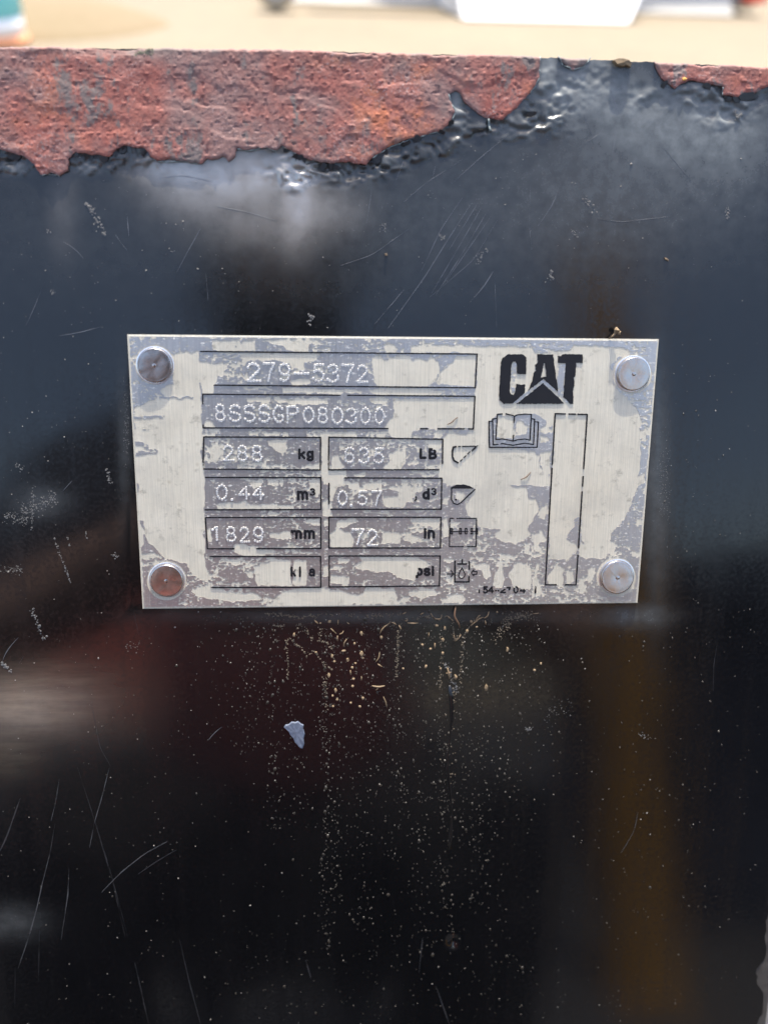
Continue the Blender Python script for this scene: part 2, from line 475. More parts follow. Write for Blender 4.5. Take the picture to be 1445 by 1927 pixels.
def rust_part(name, poly, x0, x1, y1, step, dz):
    xs = np.arange(x0, x1, step); ys = np.arange(70, y1, step)[::-1]
    PX, PY = np.meshgrid(xs, ys)
    X, Y = uv(PX, PY)
    w1 = (fbm(PX / 9, PY / 9, 3, 3) - 0.5) * 5; w2 = (fbm(PX / 9, PY / 9, 9, 3) - 0.5) * 5
    F = sdpoly(poly, PX + w1, PY + w2)
    top = top_v(X) - 0.0001 + (fbm(X * 700, X * 0, 5, 4) - 0.5) * 0.0006 - np.clip(vn(X * 240, X * 0 + 7, 8) - 0.72, 0, 1) * 0.0022
    Ft = (top - Y) / 0.000145
    d_edge = np.minimum(F, Ft * 3)
    F = np.minimum(F, Ft)
    lay = fbm(PX / 110, PY / 60, 21, 3)
    q5 = lay * 4; h = 0.00015 * (np.floor(q5) + np.clip((q5 - np.floor(q5)) * 3.5, 0, 1))                                   # scale lifting off in layers
    h = h + 0.00016 * (fbm(PX / 26, PY / 22, 33, 4) - 0.5) + 0.00012 * (fbm(PX / 5, PY / 5, 51, 2) - 0.5)
    cell = vn(PX / 8.5, PY / 8.0, 77); h = h - 0.00028 * np.clip((cell - 0.80) / 0.2, 0, 1) + 0.00020 * np.clip((vn(PX / 7, PY / 7, 91) - 0.82) / 0.18, 0, 1)
    seam = np.exp(-((PX - 103 + 6 * np.sin(PY / 40)) / 7.0) ** 2) * (x0 < 0)
    h = h + 0.00035 * seam
    roll = np.clip(1 - d_edge / 5.0, 0, 1)
    rec = np.exp(-((PX - 215) / 85.0) ** 2 - ((PY - 96) / 10.0) ** 2) * (x0 < 0)
    rt = np.clip(1 - Ft / 7.0, 0, 1)
    Z = dz + 0.0004 + h - 0.00022 * roll ** 2 - 0.0005 * rec - 0.0012 * rt ** 3
    edge = np.clip(np.exp(-np.clip(Ft, 0, None) / 14.0) * 0.9 + rec * 0.9 + seam * 0.2, 0, 1)
    me = sheet(name, X, Y, Z, F, -0.0023, {'height': h * 1000, 'edge': edge})
    return link(name, me, M['rust'], panel)
tag(rust_part('rust_scale', RUST_A, -400, 1030, 345, 1.6, 0.0), 'long band of flaking red brown rust')
rust_part('rust_scale', RUST_B, 1036, 1124, 140, 1.6, -0.0002)
rust_part('rust_scale', RUST_C, 1215, 1600, 192, 1.6, -0.0001)

# paint coat
def blobs(PX, PY, L):
    s = np.zeros(PX.shape)
    for cx, cy, rx, ry, a in L:
        s = s + a * np.exp(-((PX - cx) / rx) ** 2 - ((PY - cy) / ry) ** 2)
    return s
BLISTER = [(20, 308, 45, 20, 0.9), (150, 312, 30, 16, 0.8), (235, 300, 55, 22, 1.0), (560, 315, 40, 26, 1.0), (600, 318, 45, 20, 0.7), (660, 322, 55, 20, 1.0), (720, 305, 45, 22, 0.9),
           (790, 282, 60, 18, 0.6), (850, 250, 40, 25, 0.6), (870, 205, 18, 30, 0.5), (930, 240, 40, 18, 0.9), (1000, 225, 55, 28, 0.9), (1045, 180, 45, 42, 0.5), (1120, 150, 60, 40, 0.2), (1205, 185, 50, 25, 0.3),
           (1320, 172, 50, 22, 1.0), (1365, 205, 40, 26, 1.0), (555, 345, 14, 12, 0.8), (1440, 190, 40, 20, 0.4), (-60, 305, 50, 20, 0.8), (-160, 315, 60, 20, 0.8)]
TAN_GLOW = [(30, 1335, 110, 40, 0.55), (60, 1290, 130, 45, 0.30), (10, 1420, 60, 40, 0.2)]  # tan blobs painting the mirrored glow of sunlit sand into the coat
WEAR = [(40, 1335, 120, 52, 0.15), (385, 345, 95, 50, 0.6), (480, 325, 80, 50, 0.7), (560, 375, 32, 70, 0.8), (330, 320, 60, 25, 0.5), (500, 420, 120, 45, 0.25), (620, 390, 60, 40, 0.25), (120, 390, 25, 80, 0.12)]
CHALK_AND_SHEEN = [(1060, 165, 60, 50, 0.8), (1150, 175, 90, 70, 0.6), (1260, 230, 120, 70, 0.55), (1380, 240, 90, 90, 0.55), (1030, 128, 14, 30, 1.0), (860, 205, 14, 40, 0.9), (1115, 118, 20, 14, 0.8), (1190, 330, 260, 130, 0.30), (560, 390, 950, 170, 0.13),  # chalky dulling, plus wide faint blobs painting sky sheen into the upper paint
         (800, 420, 300, 120, 0.08), (235, 830, 14, 130, 0.18), (1235, 900, 22, 200, 0.3), (1190, 1160, 60, 20, 0.35), (80, 945, 45, 28, 0.25), (20, 1735, 60, 30, 0.25), (960, 240, 40, 24, 0.25),
         (700, 1160, 300, 12, 0.25), (30, 315, 20, 12, 0.7), (165, 316, 20, 12, 0.5), (565, 335, 20, 12, 0.6), (640, 318, 14, 10, 0.5), (90, 1330, 120, 60, 0.05)]
def paint_z(PX, PY):
    PX, PY = np.asarray(PX, float), np.asarray(PY, float)
    bl = np.clip(blobs(PX, PY, BLISTER), 0, 1.3)
    wr = vn(PX / 19 + fbm(PX / 30, PY / 26, 5, 2) * 2.0, PY / 15 + fbm(PX / 30, PY / 26, 6, 2) * 2.0, 41)
    fine = fbm(PX / 8, PY / 6, 43, 2)
    Z = bl * (0.0019 * (wr - 0.55) + 0.0007 * (vn(PX / 9, PY / 8, 46) - 0.5))
    Z = Z + 0.00035 * (fbm(PX / 260, PY / 200, 2, 2) - 0.5)                       # long soft waves of hand-sprayed sheet
    pit = np.exp(-((PX - 853) / 10) ** 2 - ((PY - 1771) / 8) ** 2)
    nearplate = np.exp(-np.clip(np.maximum(np.maximum(245 - PX, PX - 1235), np.maximum(632 - PY, PY - 1142)), 0, 99) / 6.0)
    Z = Z * (1 - nearplate) - 0.0009 * pit
    Z = np.clip(Z, -0.0012, 0.0006)
    Z = np.where((PX > 225) & (PX < 1255) & (PY > 615) & (PY < 1160), np.minimum(Z, 0.0001), Z)
    return Z, bl, wr, fine
def paint_mesh():
    xs = np.concatenate([np.linspace(-3400, -420, 60), np.arange(-400, -20, 8), np.arange(-20, 1460, 2.5)])
    ys = np.concatenate([np.arange(70, 390, 2.5), np.arange(390, 1960, 7), np.geomspace(1960, 2900, 20)])[::-1]
    PX, PY = np.meshgrid(xs, ys)
    X, Y = uv(PX, PY)
    top = top_v(X) - 0.0004 + (fbm(X * 700, X * 0, 5, 4) - 0.5) * 0.0005
    chip = 0.0016 * np.clip(fbm(X * 0 + 5, Y * 120, 61, 4) - 0.42, 0, 1) * 4 * (0.25 + np.clip(-(Y + 0.11) / 0.05, 0, 1.6))
    F = np.minimum(np.minimum((top - Y), (np.where(Y > -0.139, 0.1214 + 0.02 * np.clip(Y + 0.139, 0, 1), 0.1214 + (-0.139 - Y) * 0.06) - chip - X)), (X - U0 - 0.002)) / 0.000145
    F = np.minimum(F, (Y - V0 - 0.002) / 0.000145)
    Z, bl, wr, fine = paint_z(PX, PY)
    crumple = np.clip(bl - 0.25, 0, 1) * np.clip((wr - 0.62) * 2.5, 0, 1) * fine
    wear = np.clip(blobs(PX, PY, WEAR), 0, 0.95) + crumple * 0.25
    chalk_and_sheen = np.clip(blobs(PX, PY, CHALK_AND_SHEEN), 0, 1) + crumple * 0.5 + np.clip(bl, 0, 1) * 0.10
    me = sheet('paint_coat', X, Y, Z, F, -0.0023, {'wear': np.clip(wear, 0, 1), 'tan_glow': np.clip(blobs(PX, PY, TAN_GLOW), 0, 1), 'chalk_and_sheen': np.clip(chalk_and_sheen, 0, 1)})
    return me
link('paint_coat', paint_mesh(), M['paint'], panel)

# chipped right-hand edge of the sheet, bare worn steel
xs_ = np.linspace(0.1165, U1, 24); ys_ = np.linspace(-0.30, 0.1035, 420)
EX, EY = np.meshgrid(xs_, ys_)
EZ = -0.00045 + 0.00028 * fbm(EX * 900, EY * 700, 17, 4) - 0.0015 * np.clip((EX - U1 + 0.0008) / 0.0008, 0, 1) ** 2
link('worn_edge', sheet('worn_edge', EX, EY, EZ, np.ones(EX.shape), -0.0023), M['edge_wear'], panel)

# brittle flakes of paint still hanging on along the break
def flake_row(poly, spans, per):
    P = np.array(poly, float)
    for x0, x1 in spans:
        for k in range(int((x1 - x0) / per)):
            x = random.uniform(x0, x1)
            y = float(np.interp(x, P[:, 0], P[:, 1])) + random.uniform(1, 9)
            L, Wd = random.uniform(5, 15), random.uniform(4, 11); a0 = random.uniform(-0.5, 0.5)
            m = random.choice((5, 6, 7)); zb = max(float(paint_z(x, y)[0]), -0.0002)
            lift = random.uniform(0.0002, 0.0007)
            bm = bmesh.new(); top = []; bot = []
            for j in range(m):
                a = 2 * PI * j / m + random.uniform(-0.3, 0.3); q = random.uniform(0.6, 1.1)
                dx, dy = L * q * math.cos(a), Wd * q * math.sin(a)
                px_, py_ = x + dx * math.cos(a0) - dy * math.sin(a0), y + dx * math.sin(a0) + dy * math.cos(a0)
                X, Y = (float(v) for v in uv(px_, py_)); up = lift * max(0.0, min(1.0, 0.5 - dy / (2 * Wd))) + random.uniform(0, 0.00008)
                top.append(bm.verts.new((X, Y, zb + up + 0.00008))); bot.append(bm.verts.new((X, Y, zb + up - 0.00002)))
            bm.faces.new(top); bm.faces.new(bot[::-1])
            for j in range(m): bm.faces.new((top[j], bot[j], bot[(j + 1) % m], top[(j + 1) % m]))
            bm_obj('loose_paint_flake', bm, M['flake'], panel)
M['flake'] = plain('brittle_black_paint', (0.012, 0.013, 0.015), 0.4, 0.0, 0.5, 500, 0.3)
flake_row(RUST_A[:46], [(0, 60), (130, 285), (530, 730), (735, 850), (905, 1005)], 15)
flake_row(RUST_C[1:19], [(1240, 1265), (1300, 1440)], 16)

# thin lifted lips of paint along the broken edge
M['lip'] = plain('torn_paint_lip', (0.20, 0.235, 0.225), 0.5, 0.0, 0.5, 900, 0.4)
for pts, w in [([(843, 177), (849, 195), (856, 212), (850, 228)], 2.6), ([(1015, 108), (1013, 148), (1006, 162), (996, 176)], 2.2), ([(700, 299), (727, 281), (772, 262), (800, 255), (831, 247)], 1.6), ([(446, 281), (471, 284), (502, 278), (519, 285)], 2.2),
               ([(918, 225), (920, 236), (923, 246)], 3.4), ([(1049, 107), (1060, 123), (1077, 133), (1096, 127), (1110, 109)], 2.0), ([(531, 276), (561, 292), (592, 304)], 1.2), ([(1358, 165), (1358, 180)], 1.8), ([(298, 305), (346, 305), (381, 309)], 1.6), ([(80, 331), (97, 327), (114, 332)], 1.8)]:
    P = np.array(pts, float); d = np.concatenate([[0], np.cumsum(np.hypot(*(P[1:] - P[:-1]).T))]); s_ = np.linspace(0, d[-1], max(8, int(d[-1] / 4)))
    x = np.interp(s_, d, P[:, 0]) + (vn(s_ / 6, s_ * 0, 2) - 0.5) * 3; y = np.interp(s_, d, P[:, 1]) + (vn(s_ / 6, s_ * 0 + 9, 2) - 0.5) * 3
    X, Y = uv(x, y)
    bm = bmesh.new(); tube(bm, [(float(a), float(c), 0.0003 + 0.0002 * math.sin(k * 1.3)) for k, (a, c) in enumerate(zip(X, Y))], [w * 0.000145 * (0.25 + 0.5 * float(vn(np.array(k * 0.8), np.array(w), 5))) for k in range(len(X))], 6)
    bm_obj('paint_lip', bm, M['lip'], panel, True)

# scratches: thin raised burrs of grey paint
def ribbon(bm, pts, w, z=0.00025, seed=0):
    pts = np.asarray(pts, float)
    n = max(6, int(np.hypot(*(pts[1:] - pts[:-1]).T).sum() / 7))
    d = np.concatenate([[0], np.cumsum(np.hypot(*(pts[1:] - pts[:-1]).T))])
    if len(pts) > 2:
        s = np.linspace(0, d[-1], n)
        x = np.interp(s, d, pts[:, 0]); y = np.interp(s, d, pts[:, 1])
        for _ in range(3):
            x[1:-1] = (x[:-2] + 2 * x[1:-1] + x[2:]) / 4; y[1:-1] = (y[:-2] + 2 * y[1:-1] + y[2:]) / 4
    else:
        x = np.linspace(pts[0, 0], pts[1, 0], n); y = np.linspace(pts[0, 1], pts[1, 1], n)
    dx, dy = np.gradient(x), np.gradient(y); L = np.hypot(dx, dy) + 1e-9
    taper = np.sin(np.linspace(0.12, PI - 0.12, n)) ** 0.5 * np.clip(1.7 * fbm(np.arange(n) * 0.45, np.zeros(n) + seed * 3.7, 3, 2) - 0.15, 0.05, 1.6)
    hw = 0.5 * w * taper
    zz_ = paint_z(x, y)[0] + 0.00003
    ax, ay = uv(x - dy / L * hw, y + dx / L * hw); bx, by = uv(x + dy / L * hw, y - dx / L * hw); cx, cy = uv(x, y)
    prev = None
    for i in range(n):
        row = [bm.verts.new((ax[i], ay[i], zz_[i] - 0.00001)), bm.verts.new((cx[i], cy[i], zz_[i] + 0.00002)), bm.verts.new((bx[i], by[i], zz_[i] - 0.00001))]
        if prev:
            bm.faces.new((prev[0], prev[1], row[1], row[0])); bm.faces.new((prev[1], prev[2], row[2], row[1]))
        prev = row
def R5z(x, y): return (x / 3.0725, 1300 + y / 3.0725)
SCR = [  # points, width px, strong?
    ([R5z(635, 440), R5z(590, 620), R5z(548, 760), R5z(520, 905)], 2.2, 1), ([R5z(290, 945), R5z(245, 1120), R5z(215, 1260), R5z(170, 1420), R5z(105, 1610)], 2.4, 1),
    ([R5z(345, 510), R5z(325, 640), R5z(298, 750)], 1.8, 1), ([R5z(400, 1030), R5z(395, 1180), R5z(370, 1340), R5z(355, 1440)], 2.2, 1),
    ([R5z(970, 870), R5z(840, 940), R5z(700, 1050), R5z(590, 1165)], 2.4, 1), ([R5z(1020, 920), R5z(900, 990), R5z(800, 1060)], 3.0, 0),
    ([R5z(450, 440), R5z(540, 720), R5z(640, 1040), R5z(740, 1420)], 1.6, 0), ([R5z(560, 790), R5z(650, 1090), R5z(725, 1420)], 1.8, 0),
    ([R5z(780, 1570), R5z(820, 1740), R5z(860, 1925)], 3.0, 0), ([R5z(1040, 1440), R5z(1090, 1660), R5z(1160, 1925)], 3.0, 0), ([R5z(320, 770), R5z(290, 950)], 2.5, 0), ([R5z(90, 1600), R5z(88, 1830)], 1.6, 0),
    ([R5z(530, 60), R5z(580, 330), R5z(640, 430)], 2.0, 0), ([R5z(230, 1380), R5z(225, 1680)], 1.4, 0), ([R5z(120, 620), R5z(40, 850), R5z(0, 930)], 5.0, 0),
    ([(885, 385), (840, 455), (800, 520), (750, 590), (730, 618)], 1.8, 1), ([(905, 392), (860, 470), (812, 552)], 1.6, 1), ([(915, 400), (868, 480), (820, 555)], 1.6, 0), ([(870, 372), (830, 430), (792, 512)], 1.5, 0),
    ([(925, 405), (880, 470), (835, 535)], 1.5, 0), ([(900, 380), (868, 432), (845, 470)], 1.4, 0), ([(935, 415), (890, 490), (808, 560)], 1.3, 0),
    ([(1052, 350), (1040, 385), (1012, 425)], 1.8, 1), ([(998, 352), (995, 420), (1000, 470)], 1.4, 0), ([(928, 510), (910, 540), (886, 566)], 2.2, 1), ([(930, 508), (934, 615)], 1.4, 0),
    ([(1125, 412), (1170, 418), (1200, 414), (1255, 408)], 1.2, 0), ([(378, 430), (350, 480), (332, 515)], 1.8, 0), ([(218, 442), (232, 462), (240, 472)], 1.8, 1), ([(120, 455), (145, 470), (158, 487)], 1.4, 0),
    ([(240, 408), (243, 445)], 1.6, 0), ([(112, 632), (150, 626), (190, 615)], 1.5, 0), ([(85, 530), (65, 580), (50, 612)], 1.4, 0), ([(388, 515), (392, 565)], 2.6, 1), ([(410, 388), (470, 400), (520, 415)], 1.4, 0),
    ([(760, 545), (735, 575), (705, 610)], 1.6, 0), ([(770, 430), (700, 480), (640, 500)], 1.2, 0), ([(1148, 170), (1160, 200), (1162, 215)], 2.0, 1), ([(1085, 172), (1080, 215)], 1.8, 1), ([(1098, 215), (1112, 250)], 1.6, 0),
    ([(1058, 222), (1066, 240), (1078, 250)], 1.6, 1), ([(1130, 250), (1100, 270)], 1.4, 0), ([(700, 355), (690, 420)], 1.2, 0), ([(870, 300), (800, 345), (760, 380)], 1.2, 0), ([(960, 250), (900, 300), (850, 345)], 1.2, 0),
    ([(760, 300), (745, 340)], 1.2, 0), ([(820, 310), (812, 340)], 1.2, 0), ([(300, 335), (345, 330), (400, 342)], 4.0, 0), ([(35, 1200), (12, 1225), (5, 1245)], 2.5, 1), ([(45, 1235), (36, 1250)], 3.0, 0),
    ([(418, 1368), (404, 1378), (393, 1392)], 3.0, 1), ([(1200, 1527), (1193, 1565), (1168, 1605)], 2.2, 1), ([(1348, 1215), (1342, 1250), (1341, 1300)], 1.6, 0), ([(252, 1150), (262, 1195)], 1.4, 0), ([(136, 905), (118, 925)], 2.2, 1),
    ([(1160, 240), (1150, 300)], 1.2, 0), ([(1250, 280), (1300, 340)], 1.1, 0), ([(820, 1855), (845, 1927)], 3.0, 0), ([(575, 1805), (585, 1840)], 5.0, 0), ([(795, 1765), (788, 1830)], 3.0, 0),
]
for k, (pts, w, s) in enumerate(SCR):
    bm = bmesh.new(); ribbon(bm, pts, w * (0.6 if s else (0.55 if pts[0][1] > 650 else 0.5)), 0.00026, k)
    bm_obj('scratch', bm, M['scratch_pale'] if pts[0][1] < 650 else (M['scratch'] if s else M['scratch_faint']), panel, True)

# crumbled nicks in the paint: little heaps of torn flakes
def flakes(cx, cy, L, wd, ang, n, smin, smax, zt=0.0004, curve=0.0):
    V = []; F = []
    ca, sa = math.cos(ang), math.sin(ang)
    for k in range(n):
        s = (random.random() - 0.5) * L; q = random.gauss(0, 0.35) * wd
        x = cx + s * ca - q * sa; y = cy + s * sa + q * ca
        X, Y = (float(a) for a in uv(x, y)); p = px1(x, y)
        r = random.uniform(smin, smax) * p; zb = float(paint_z(x, y)[0])
        b = len(V); m = random.choice((4, 5, 6)); a0 = random.random() * 6.28
        h = random.uniform(0.2, 0.9) * min(r * 0.9, zt)
        for j in range(m):
            a = a0 + 2 * PI * j / m; rr = r * random.uniform(0.6, 1.3)
            V.append((X + rr * math.cos(a), Y + rr * math.sin(a), zb - 0.00003))
        V.append((X + r * random.uniform(-.4, .4), Y + r * random.uniform(-.4, .4), zb + h))
        for j in range(m): F.append((b + j, b + (j + 1) % m, b + m))
    return mesh_np('paint_nick', np.array(V), [np.array(F)], smooth=False)
for cx, cy, L, wd, ang, n, a, b in [(181, 412, 70, 9, 1.05, 55, 1.2, 3.6), (75, 950, 75, 22, -0.45, 210, 0.5, 1.9), (30, 975, 45, 18, 0.3, 110, 0.5, 1.9), (62, 955, 90, 4, 1.62, 45, 0.8, 2.4), (118, 1055, 92, 4, 1.22, 60, 0.8, 2.2),
                                    (72, 1175, 62, 6, 1.2, 45, 0.9, 2.6), (20, 1072, 45, 12, 0.0, 60, 0.6, 1.8), (205, 895, 30, 7, 1.2, 26, 0.8, 2.2), (584, 602, 20, 7, -1.1, 22, 1.0, 3.0), (1110, 385, 40, 9, 0.9, 26, 0.8, 2.6),
                                    (1082, 440, 16, 9, 0.8, 16, 0.8, 2.4), (905, 482, 36, 10, -0.8, 40, 0.7, 1.9), (1036, 518, 18, 8, 1.5, 26, 0.9, 2.6), (1368, 400, 22, 8, 1.4, 26, 0.9, 2.4), (832, 445, 12, 8, 1.2, 16, 0.8, 2.4), (722, 427, 18, 8, 1.5, 14, 0.8, 2.2),
                                    (100, 548, 10, 7, 1, 12, 0.8, 2.2), (92, 436, 10, 5, 1, 10, 0.8, 2.0), (218, 1045, 10, 8, 1, 14, 0.8, 2.4), (130, 1020, 18, 3, 1.3, 12, 0.8, 1.8), (164, 1010, 18, 3, 1.3, 12, 0.8, 1.8), (35, 878, 20, 10, .8, 20, .7, 2.2), (1385, 216, 14, 10, 1.0, 16, 1.0, 3.4),
                                    (995, 1370, 14, 8, 0, 14, 1.0, 2.8), (850, 1275, 60, 9, 1.2, 60, 0.8, 2.6), (250, 1215, 30, 14, 0, 22, 0.7, 1.8), (1212, 1385, 30, 6, 0.4, 22, 0.7, 1.8), (1050, 1340, 60, 30, -0.6, 60, 0.5, 1.4), (1250, 905, 20, 120, 0.0, 160, 0.4, 1.2), (238, 800, 10, 110, 0.0, 120, 0.4, 1.2), (14, 1255, 26, 7, 0.6, 16, 1.4, 3.4)]:
    link('paint_nick', flakes(cx, cy, L, wd, ang, n, a, b), M['nick'], panel)
# one olive grey dirt lump wedged at the top edge
link('dirt_lump', flakes(270, 104, 40, 13, -0.3, 120, 1.2, 3.4, 0.0012), M['olive_dirt'], panel).location = (0, 0, 0.0005)

# dust specks (past counting) on the paint
def bumps(name, xy, rad, asp, hgt, ang, n=6, z0=0.0, smooth=True):
    """many small domes on the panel; xy in pixels, rad in pixels"""
    V = []; F4 = []; F3 = []
    N = len(rad)
    X, Y = uv(xy[:, 0], xy[:, 1]); p = 0.000145; z0 = z0 + paint_z(xy[:, 0], xy[:, 1])[0]
    th = np.arange(n) * 2 * PI / n
    ca, sa = np.cos(ang)[:, None], np.sin(ang)[:, None]
    rr = (rad * p)[:, None]
    jit = 1 + 0.5 * (RNG.random((N, n)) - 0.5)
    def ring(k, z):
        lx = rr * k * np.cos(th)[None] * jit; ly = rr * asp[:, None] * k * np.sin(th)[None] * jit
        return np.stack([X[:, None] + lx * ca - ly * sa, Y[:, None] + lx * sa + ly * ca, np.broadcast_to(z[:, None], (N, n))], 2)
    h = rad * p * hgt
    A = ring(1.0, z0 - 0.00004); B = ring(0.72, z0 + h * 0.72)
    T = np.stack([X, Y, z0 + h], 1)[:, None]
    Vt = np.concatenate([A, B, T], 1).reshape(-1, 3)
    base = (np.arange(N) * (2 * n + 1))[:, None]
    k = np.arange(n)[None]; k2 = (np.arange(n)[None] + 1) % n
    F4 = np.stack([base + k, base + k2, base + n + k2, base + n + k], 2).reshape(-1, 4)
    F3 = np.stack([base + n + k, base + n + k2, np.broadcast_to(base + 2 * n, (N, n))], 2).reshape(-1, 3)
    return mesh_np(name, Vt, [F4, F3], smooth)
def on_panel(x, y):
    inside_plate = (x > 236) & (x < 1242) & (y > 624) & (y < 1150)
    inrust = sdpoly(RUST_A, x, y) > -2
    return ~inside_plate & ~inrust & (y > 130) & (x < 1432)
n = 3000
xy = np.stack([RNG.uniform(-60, 1440, n), RNG.uniform(150, 1960, n)], 1)
dens = 0.25 + 0.75 * np.clip(fbm(xy[:, 0] / 130, xy[:, 1] / 160, 19, 3) * 1.8 - 0.5, 0, 1)
keep = on_panel(xy[:, 0], xy[:, 1]) & (RNG.random(n) < dens)
xy = xy[keep]
rad = 0.4 + RNG.exponential(0.28, len(xy)); rad = np.minimum(rad, 2.2)
tag(link('dust_speck', bumps('dust_speck', xy, rad, RNG.uniform(0.5, 1.6, len(xy)), RNG.uniform(0.4, 0.9, len(xy)), RNG.random(len(xy)) * 6.28, 5), M['speck'], panel), kind='stuff')

# dried droplets running down below the nameplate
L = []
for cx, sx, y0, y1, n in [(470, 40, 1160, 1420, 330), (515, 14, 1160, 1560, 260), (560, 30, 1165, 1560, 300), (612, 7, 1180, 1800, 420), (632, 20, 1200, 1720, 480), (680, 24, 1160, 1760, 420), (705, 20, 1150, 1500, 200), (735, 16, 1160, 1620, 260),
                          (752, 9, 1165, 1560, 150), (790, 30, 1160, 1800, 480), (830, 7, 1180, 1560, 240), (838, 14, 1400, 1760, 260), (868, 6, 1160, 1560, 160), (900, 40, 1160, 1720, 520), (960, 60, 1155, 1500, 330), (1010, 50, 1160, 1420, 90), (420, 40, 1160, 1400, 90), (760, 200, 1150, 1800, 420),
                          (1180, 80, 1180, 1900, 170), (700, 300, 1750, 1940, 330), (930, 90, 1500, 1900, 260), (300, 160, 1200, 1900, 90), (1300, 90, 700, 1900, 150)]:
    n = int(n * 0.48); yy = y0 + (y1 - y0) * RNG.random(n) ** 1.25
    L.append(np.stack([RNG.normal(cx, sx * 0.6, n) + 4 * np.sin(yy / 45), yy], 1))
xy = np.concatenate(L)
xy = xy[on_panel(xy[:, 0], xy[:, 1]) & (xy[:, 1] > 1150) | (xy[:, 0] > 1245)]
rad = np.minimum(0.7 + RNG.exponential(0.5, len(xy)), 3.4)
tag(link('dried_droplet', bumps('dried_droplet', xy, rad, RNG.uniform(0.9, 1.7, len(xy)), RNG.uniform(0.55, 1.0, len(xy)), RNG.normal(0, 0.2, len(xy)), 7), M['droplet'], panel), kind='stuff')
# pale mud rims: crumbs along the wavering tide lines under the plate
def tide(pts, n, sp, rmin, rmax):
    pts = np.asarray(pts, float)
    d = np.concatenate([[0], np.cumsum(np.hypot(*(pts[1:] - pts[:-1]).T))]); s = RNG.random(n) * d[-1]
    return np.stack([np.interp(s, d, pts[:, 0]) + RNG.normal(0, sp, n), np.interp(s, d, pts[:, 1]) + RNG.normal(0, sp, n)], 1), RNG.uniform(rmin, rmax, n)
def A7(x, y): return (500 + x / 5.558, 1140 + y / 5.558)
def A8(x, y): return (740 + x / 5.16, 1140 + y / 5.16)
XY = []; RD = []
for pts, n, sp in [([A7(0, 85), A7(200, 95), A7(380, 130), A7(450, 100), A7(540, 110)], 150, 1.0), ([A7(540, 100), A7(800, 90), A7(1100, 110), A7(1440, 90)], 130, 1.6), ([A7(80, 205), A7(150, 215), A7(190, 200)], 36, 0.8),
                   ([A7(215, 450), A7(220, 370), A7(250, 340), A7(290, 360), A7(310, 410), A7(370, 430), A7(410, 480), A7(430, 550)], 90, 0.8), ([A7(225, 450), A7(240, 600), A7(235, 780)], 50, 1.0),
                   ([A7(300, 215), A7(350, 195), A7(420, 210), A7(450, 300), A7(490, 350)], 60, 1.0), ([A7(520, 215), A7(580, 230), A7(560, 370), A7(640, 380), A7(690, 450), A7(720, 480)], 70, 0.9),
                   ([A7(440, 490), A7(520, 480), A7(570, 560), A7(620, 630), A7(700, 660)], 50, 0.9), ([A7(630, 690), A7(620, 850), A7(640, 1110)], 70, 1.6), ([A7(1195, 280), A7(1240, 210), A7(1310, 190), A7(1380, 250), A7(1385, 400), A7(1370, 640)], 90, 1.0),
                   ([A8(20, 200), A8(60, 260), A8(40, 400), A8(30, 700)], 60, 1.2), ([A8(370, 80), A8(385, 120), A8(460, 140), A8(470, 90)], 36, 0.7), ([A8(510, 95), A8(575, 140), A8(585, 320), A8(600, 345), A8(650, 280)], 70, 0.9),
                   ([A8(455, 300), A8(465, 450), A8(475, 560), A8(455, 640), A8(450, 820)], 90, 1.0), ([A8(870, 110), A8(800, 140), A8(710, 240), A8(670, 360), A8(665, 500), A8(655, 760)], 110, 1.0), ([A8(230, 140), A8(260, 105), A8(360, 110)], 36, 0.8),
                   ([A8(1080, 200), A8(1120, 130), A8(1200, 95), A8(1330, 90)], 190, 2.8), ([A8(980, 340), A8(1040, 280), A8(1100, 190)], 60, 3.0), ([A8(560, 780), A8(590, 860), A8(570, 1030)], 50, 2.0), ([(838, 1340), (845, 1420), (850, 1520)], 30, 5)]:
    a, b = tide(pts, int(n * 0.75), sp * 1.5, 0.4, 1.9); XY.append(a); RD.append(b)
xy = np.concatenate(XY); rad = np.concatenate(RD)
tag(link('mud_crumb', bumps('mud_crumb', xy, rad, RNG.uniform(0.6, 1.5, len(xy)), RNG.uniform(0.6, 1.1, len(xy)), RNG.random(len(xy)) * 6.28, 5, 0.0, False), M['mud'], panel), kind='stuff')
# a long raised run of paint
bm = bmesh.new()
pts = [uv(846 + 4 * math.sin(k * 0.7), 1290 + k * 22) for k in range(15)]
tube(bm, [(float(a), float(b), -0.0002) for a, b in pts], [0.0005 + 0.0002 * math.sin(k) for k in range(15)], 10)
bm_obj('paint_run', bm, M['paint'], panel, True)

# ------------------------------------------------------------------ the nameplate
plate = empty('nameplate', PAN, 'weathered aluminium equipment nameplate riveted to the black steel panel', 'nameplate')
PT = 0.0011                                     # top face
corners = [uv(241, 629), uv(1237, 638), uv(1197, 1133), uv(270, 1144)]
cw = [(float(a), float(b)) for a, b in corners]
bm = bmesh.new()
lo = [bm.verts.new((x, y, 0.0002)) for x, y in cw][::-1]; hi = [bm.verts.new((x, y, PT)) for x, y in cw][::-1]
bm.faces.new(hi); bm.faces.new(lo[::-1])
for k in range(4): bm.faces.new((lo[k], lo[(k + 1) % 4], hi[(k + 1) % 4], hi[k]))
bmesh.ops.recalc_face_normals(bm, faces=bm.faces)
me = bpy.data.meshes.new('backing_plate')
es = [e for e in bm.edges if all(v.co.z > 0.001 for v in e.verts)]
bmesh.ops.bevel(bm, geom=es, offset=0.00038, segments=2, affect='EDGES')
for f in bm.faces: f.material_index = 0 if f.normal.z > 0.99 else 1
bm.to_mesh(me); bm.free()
me.materials.append(M['backing']); me.materials.append(M['plate_edge'])
link('backing_plate', me, None, plate)

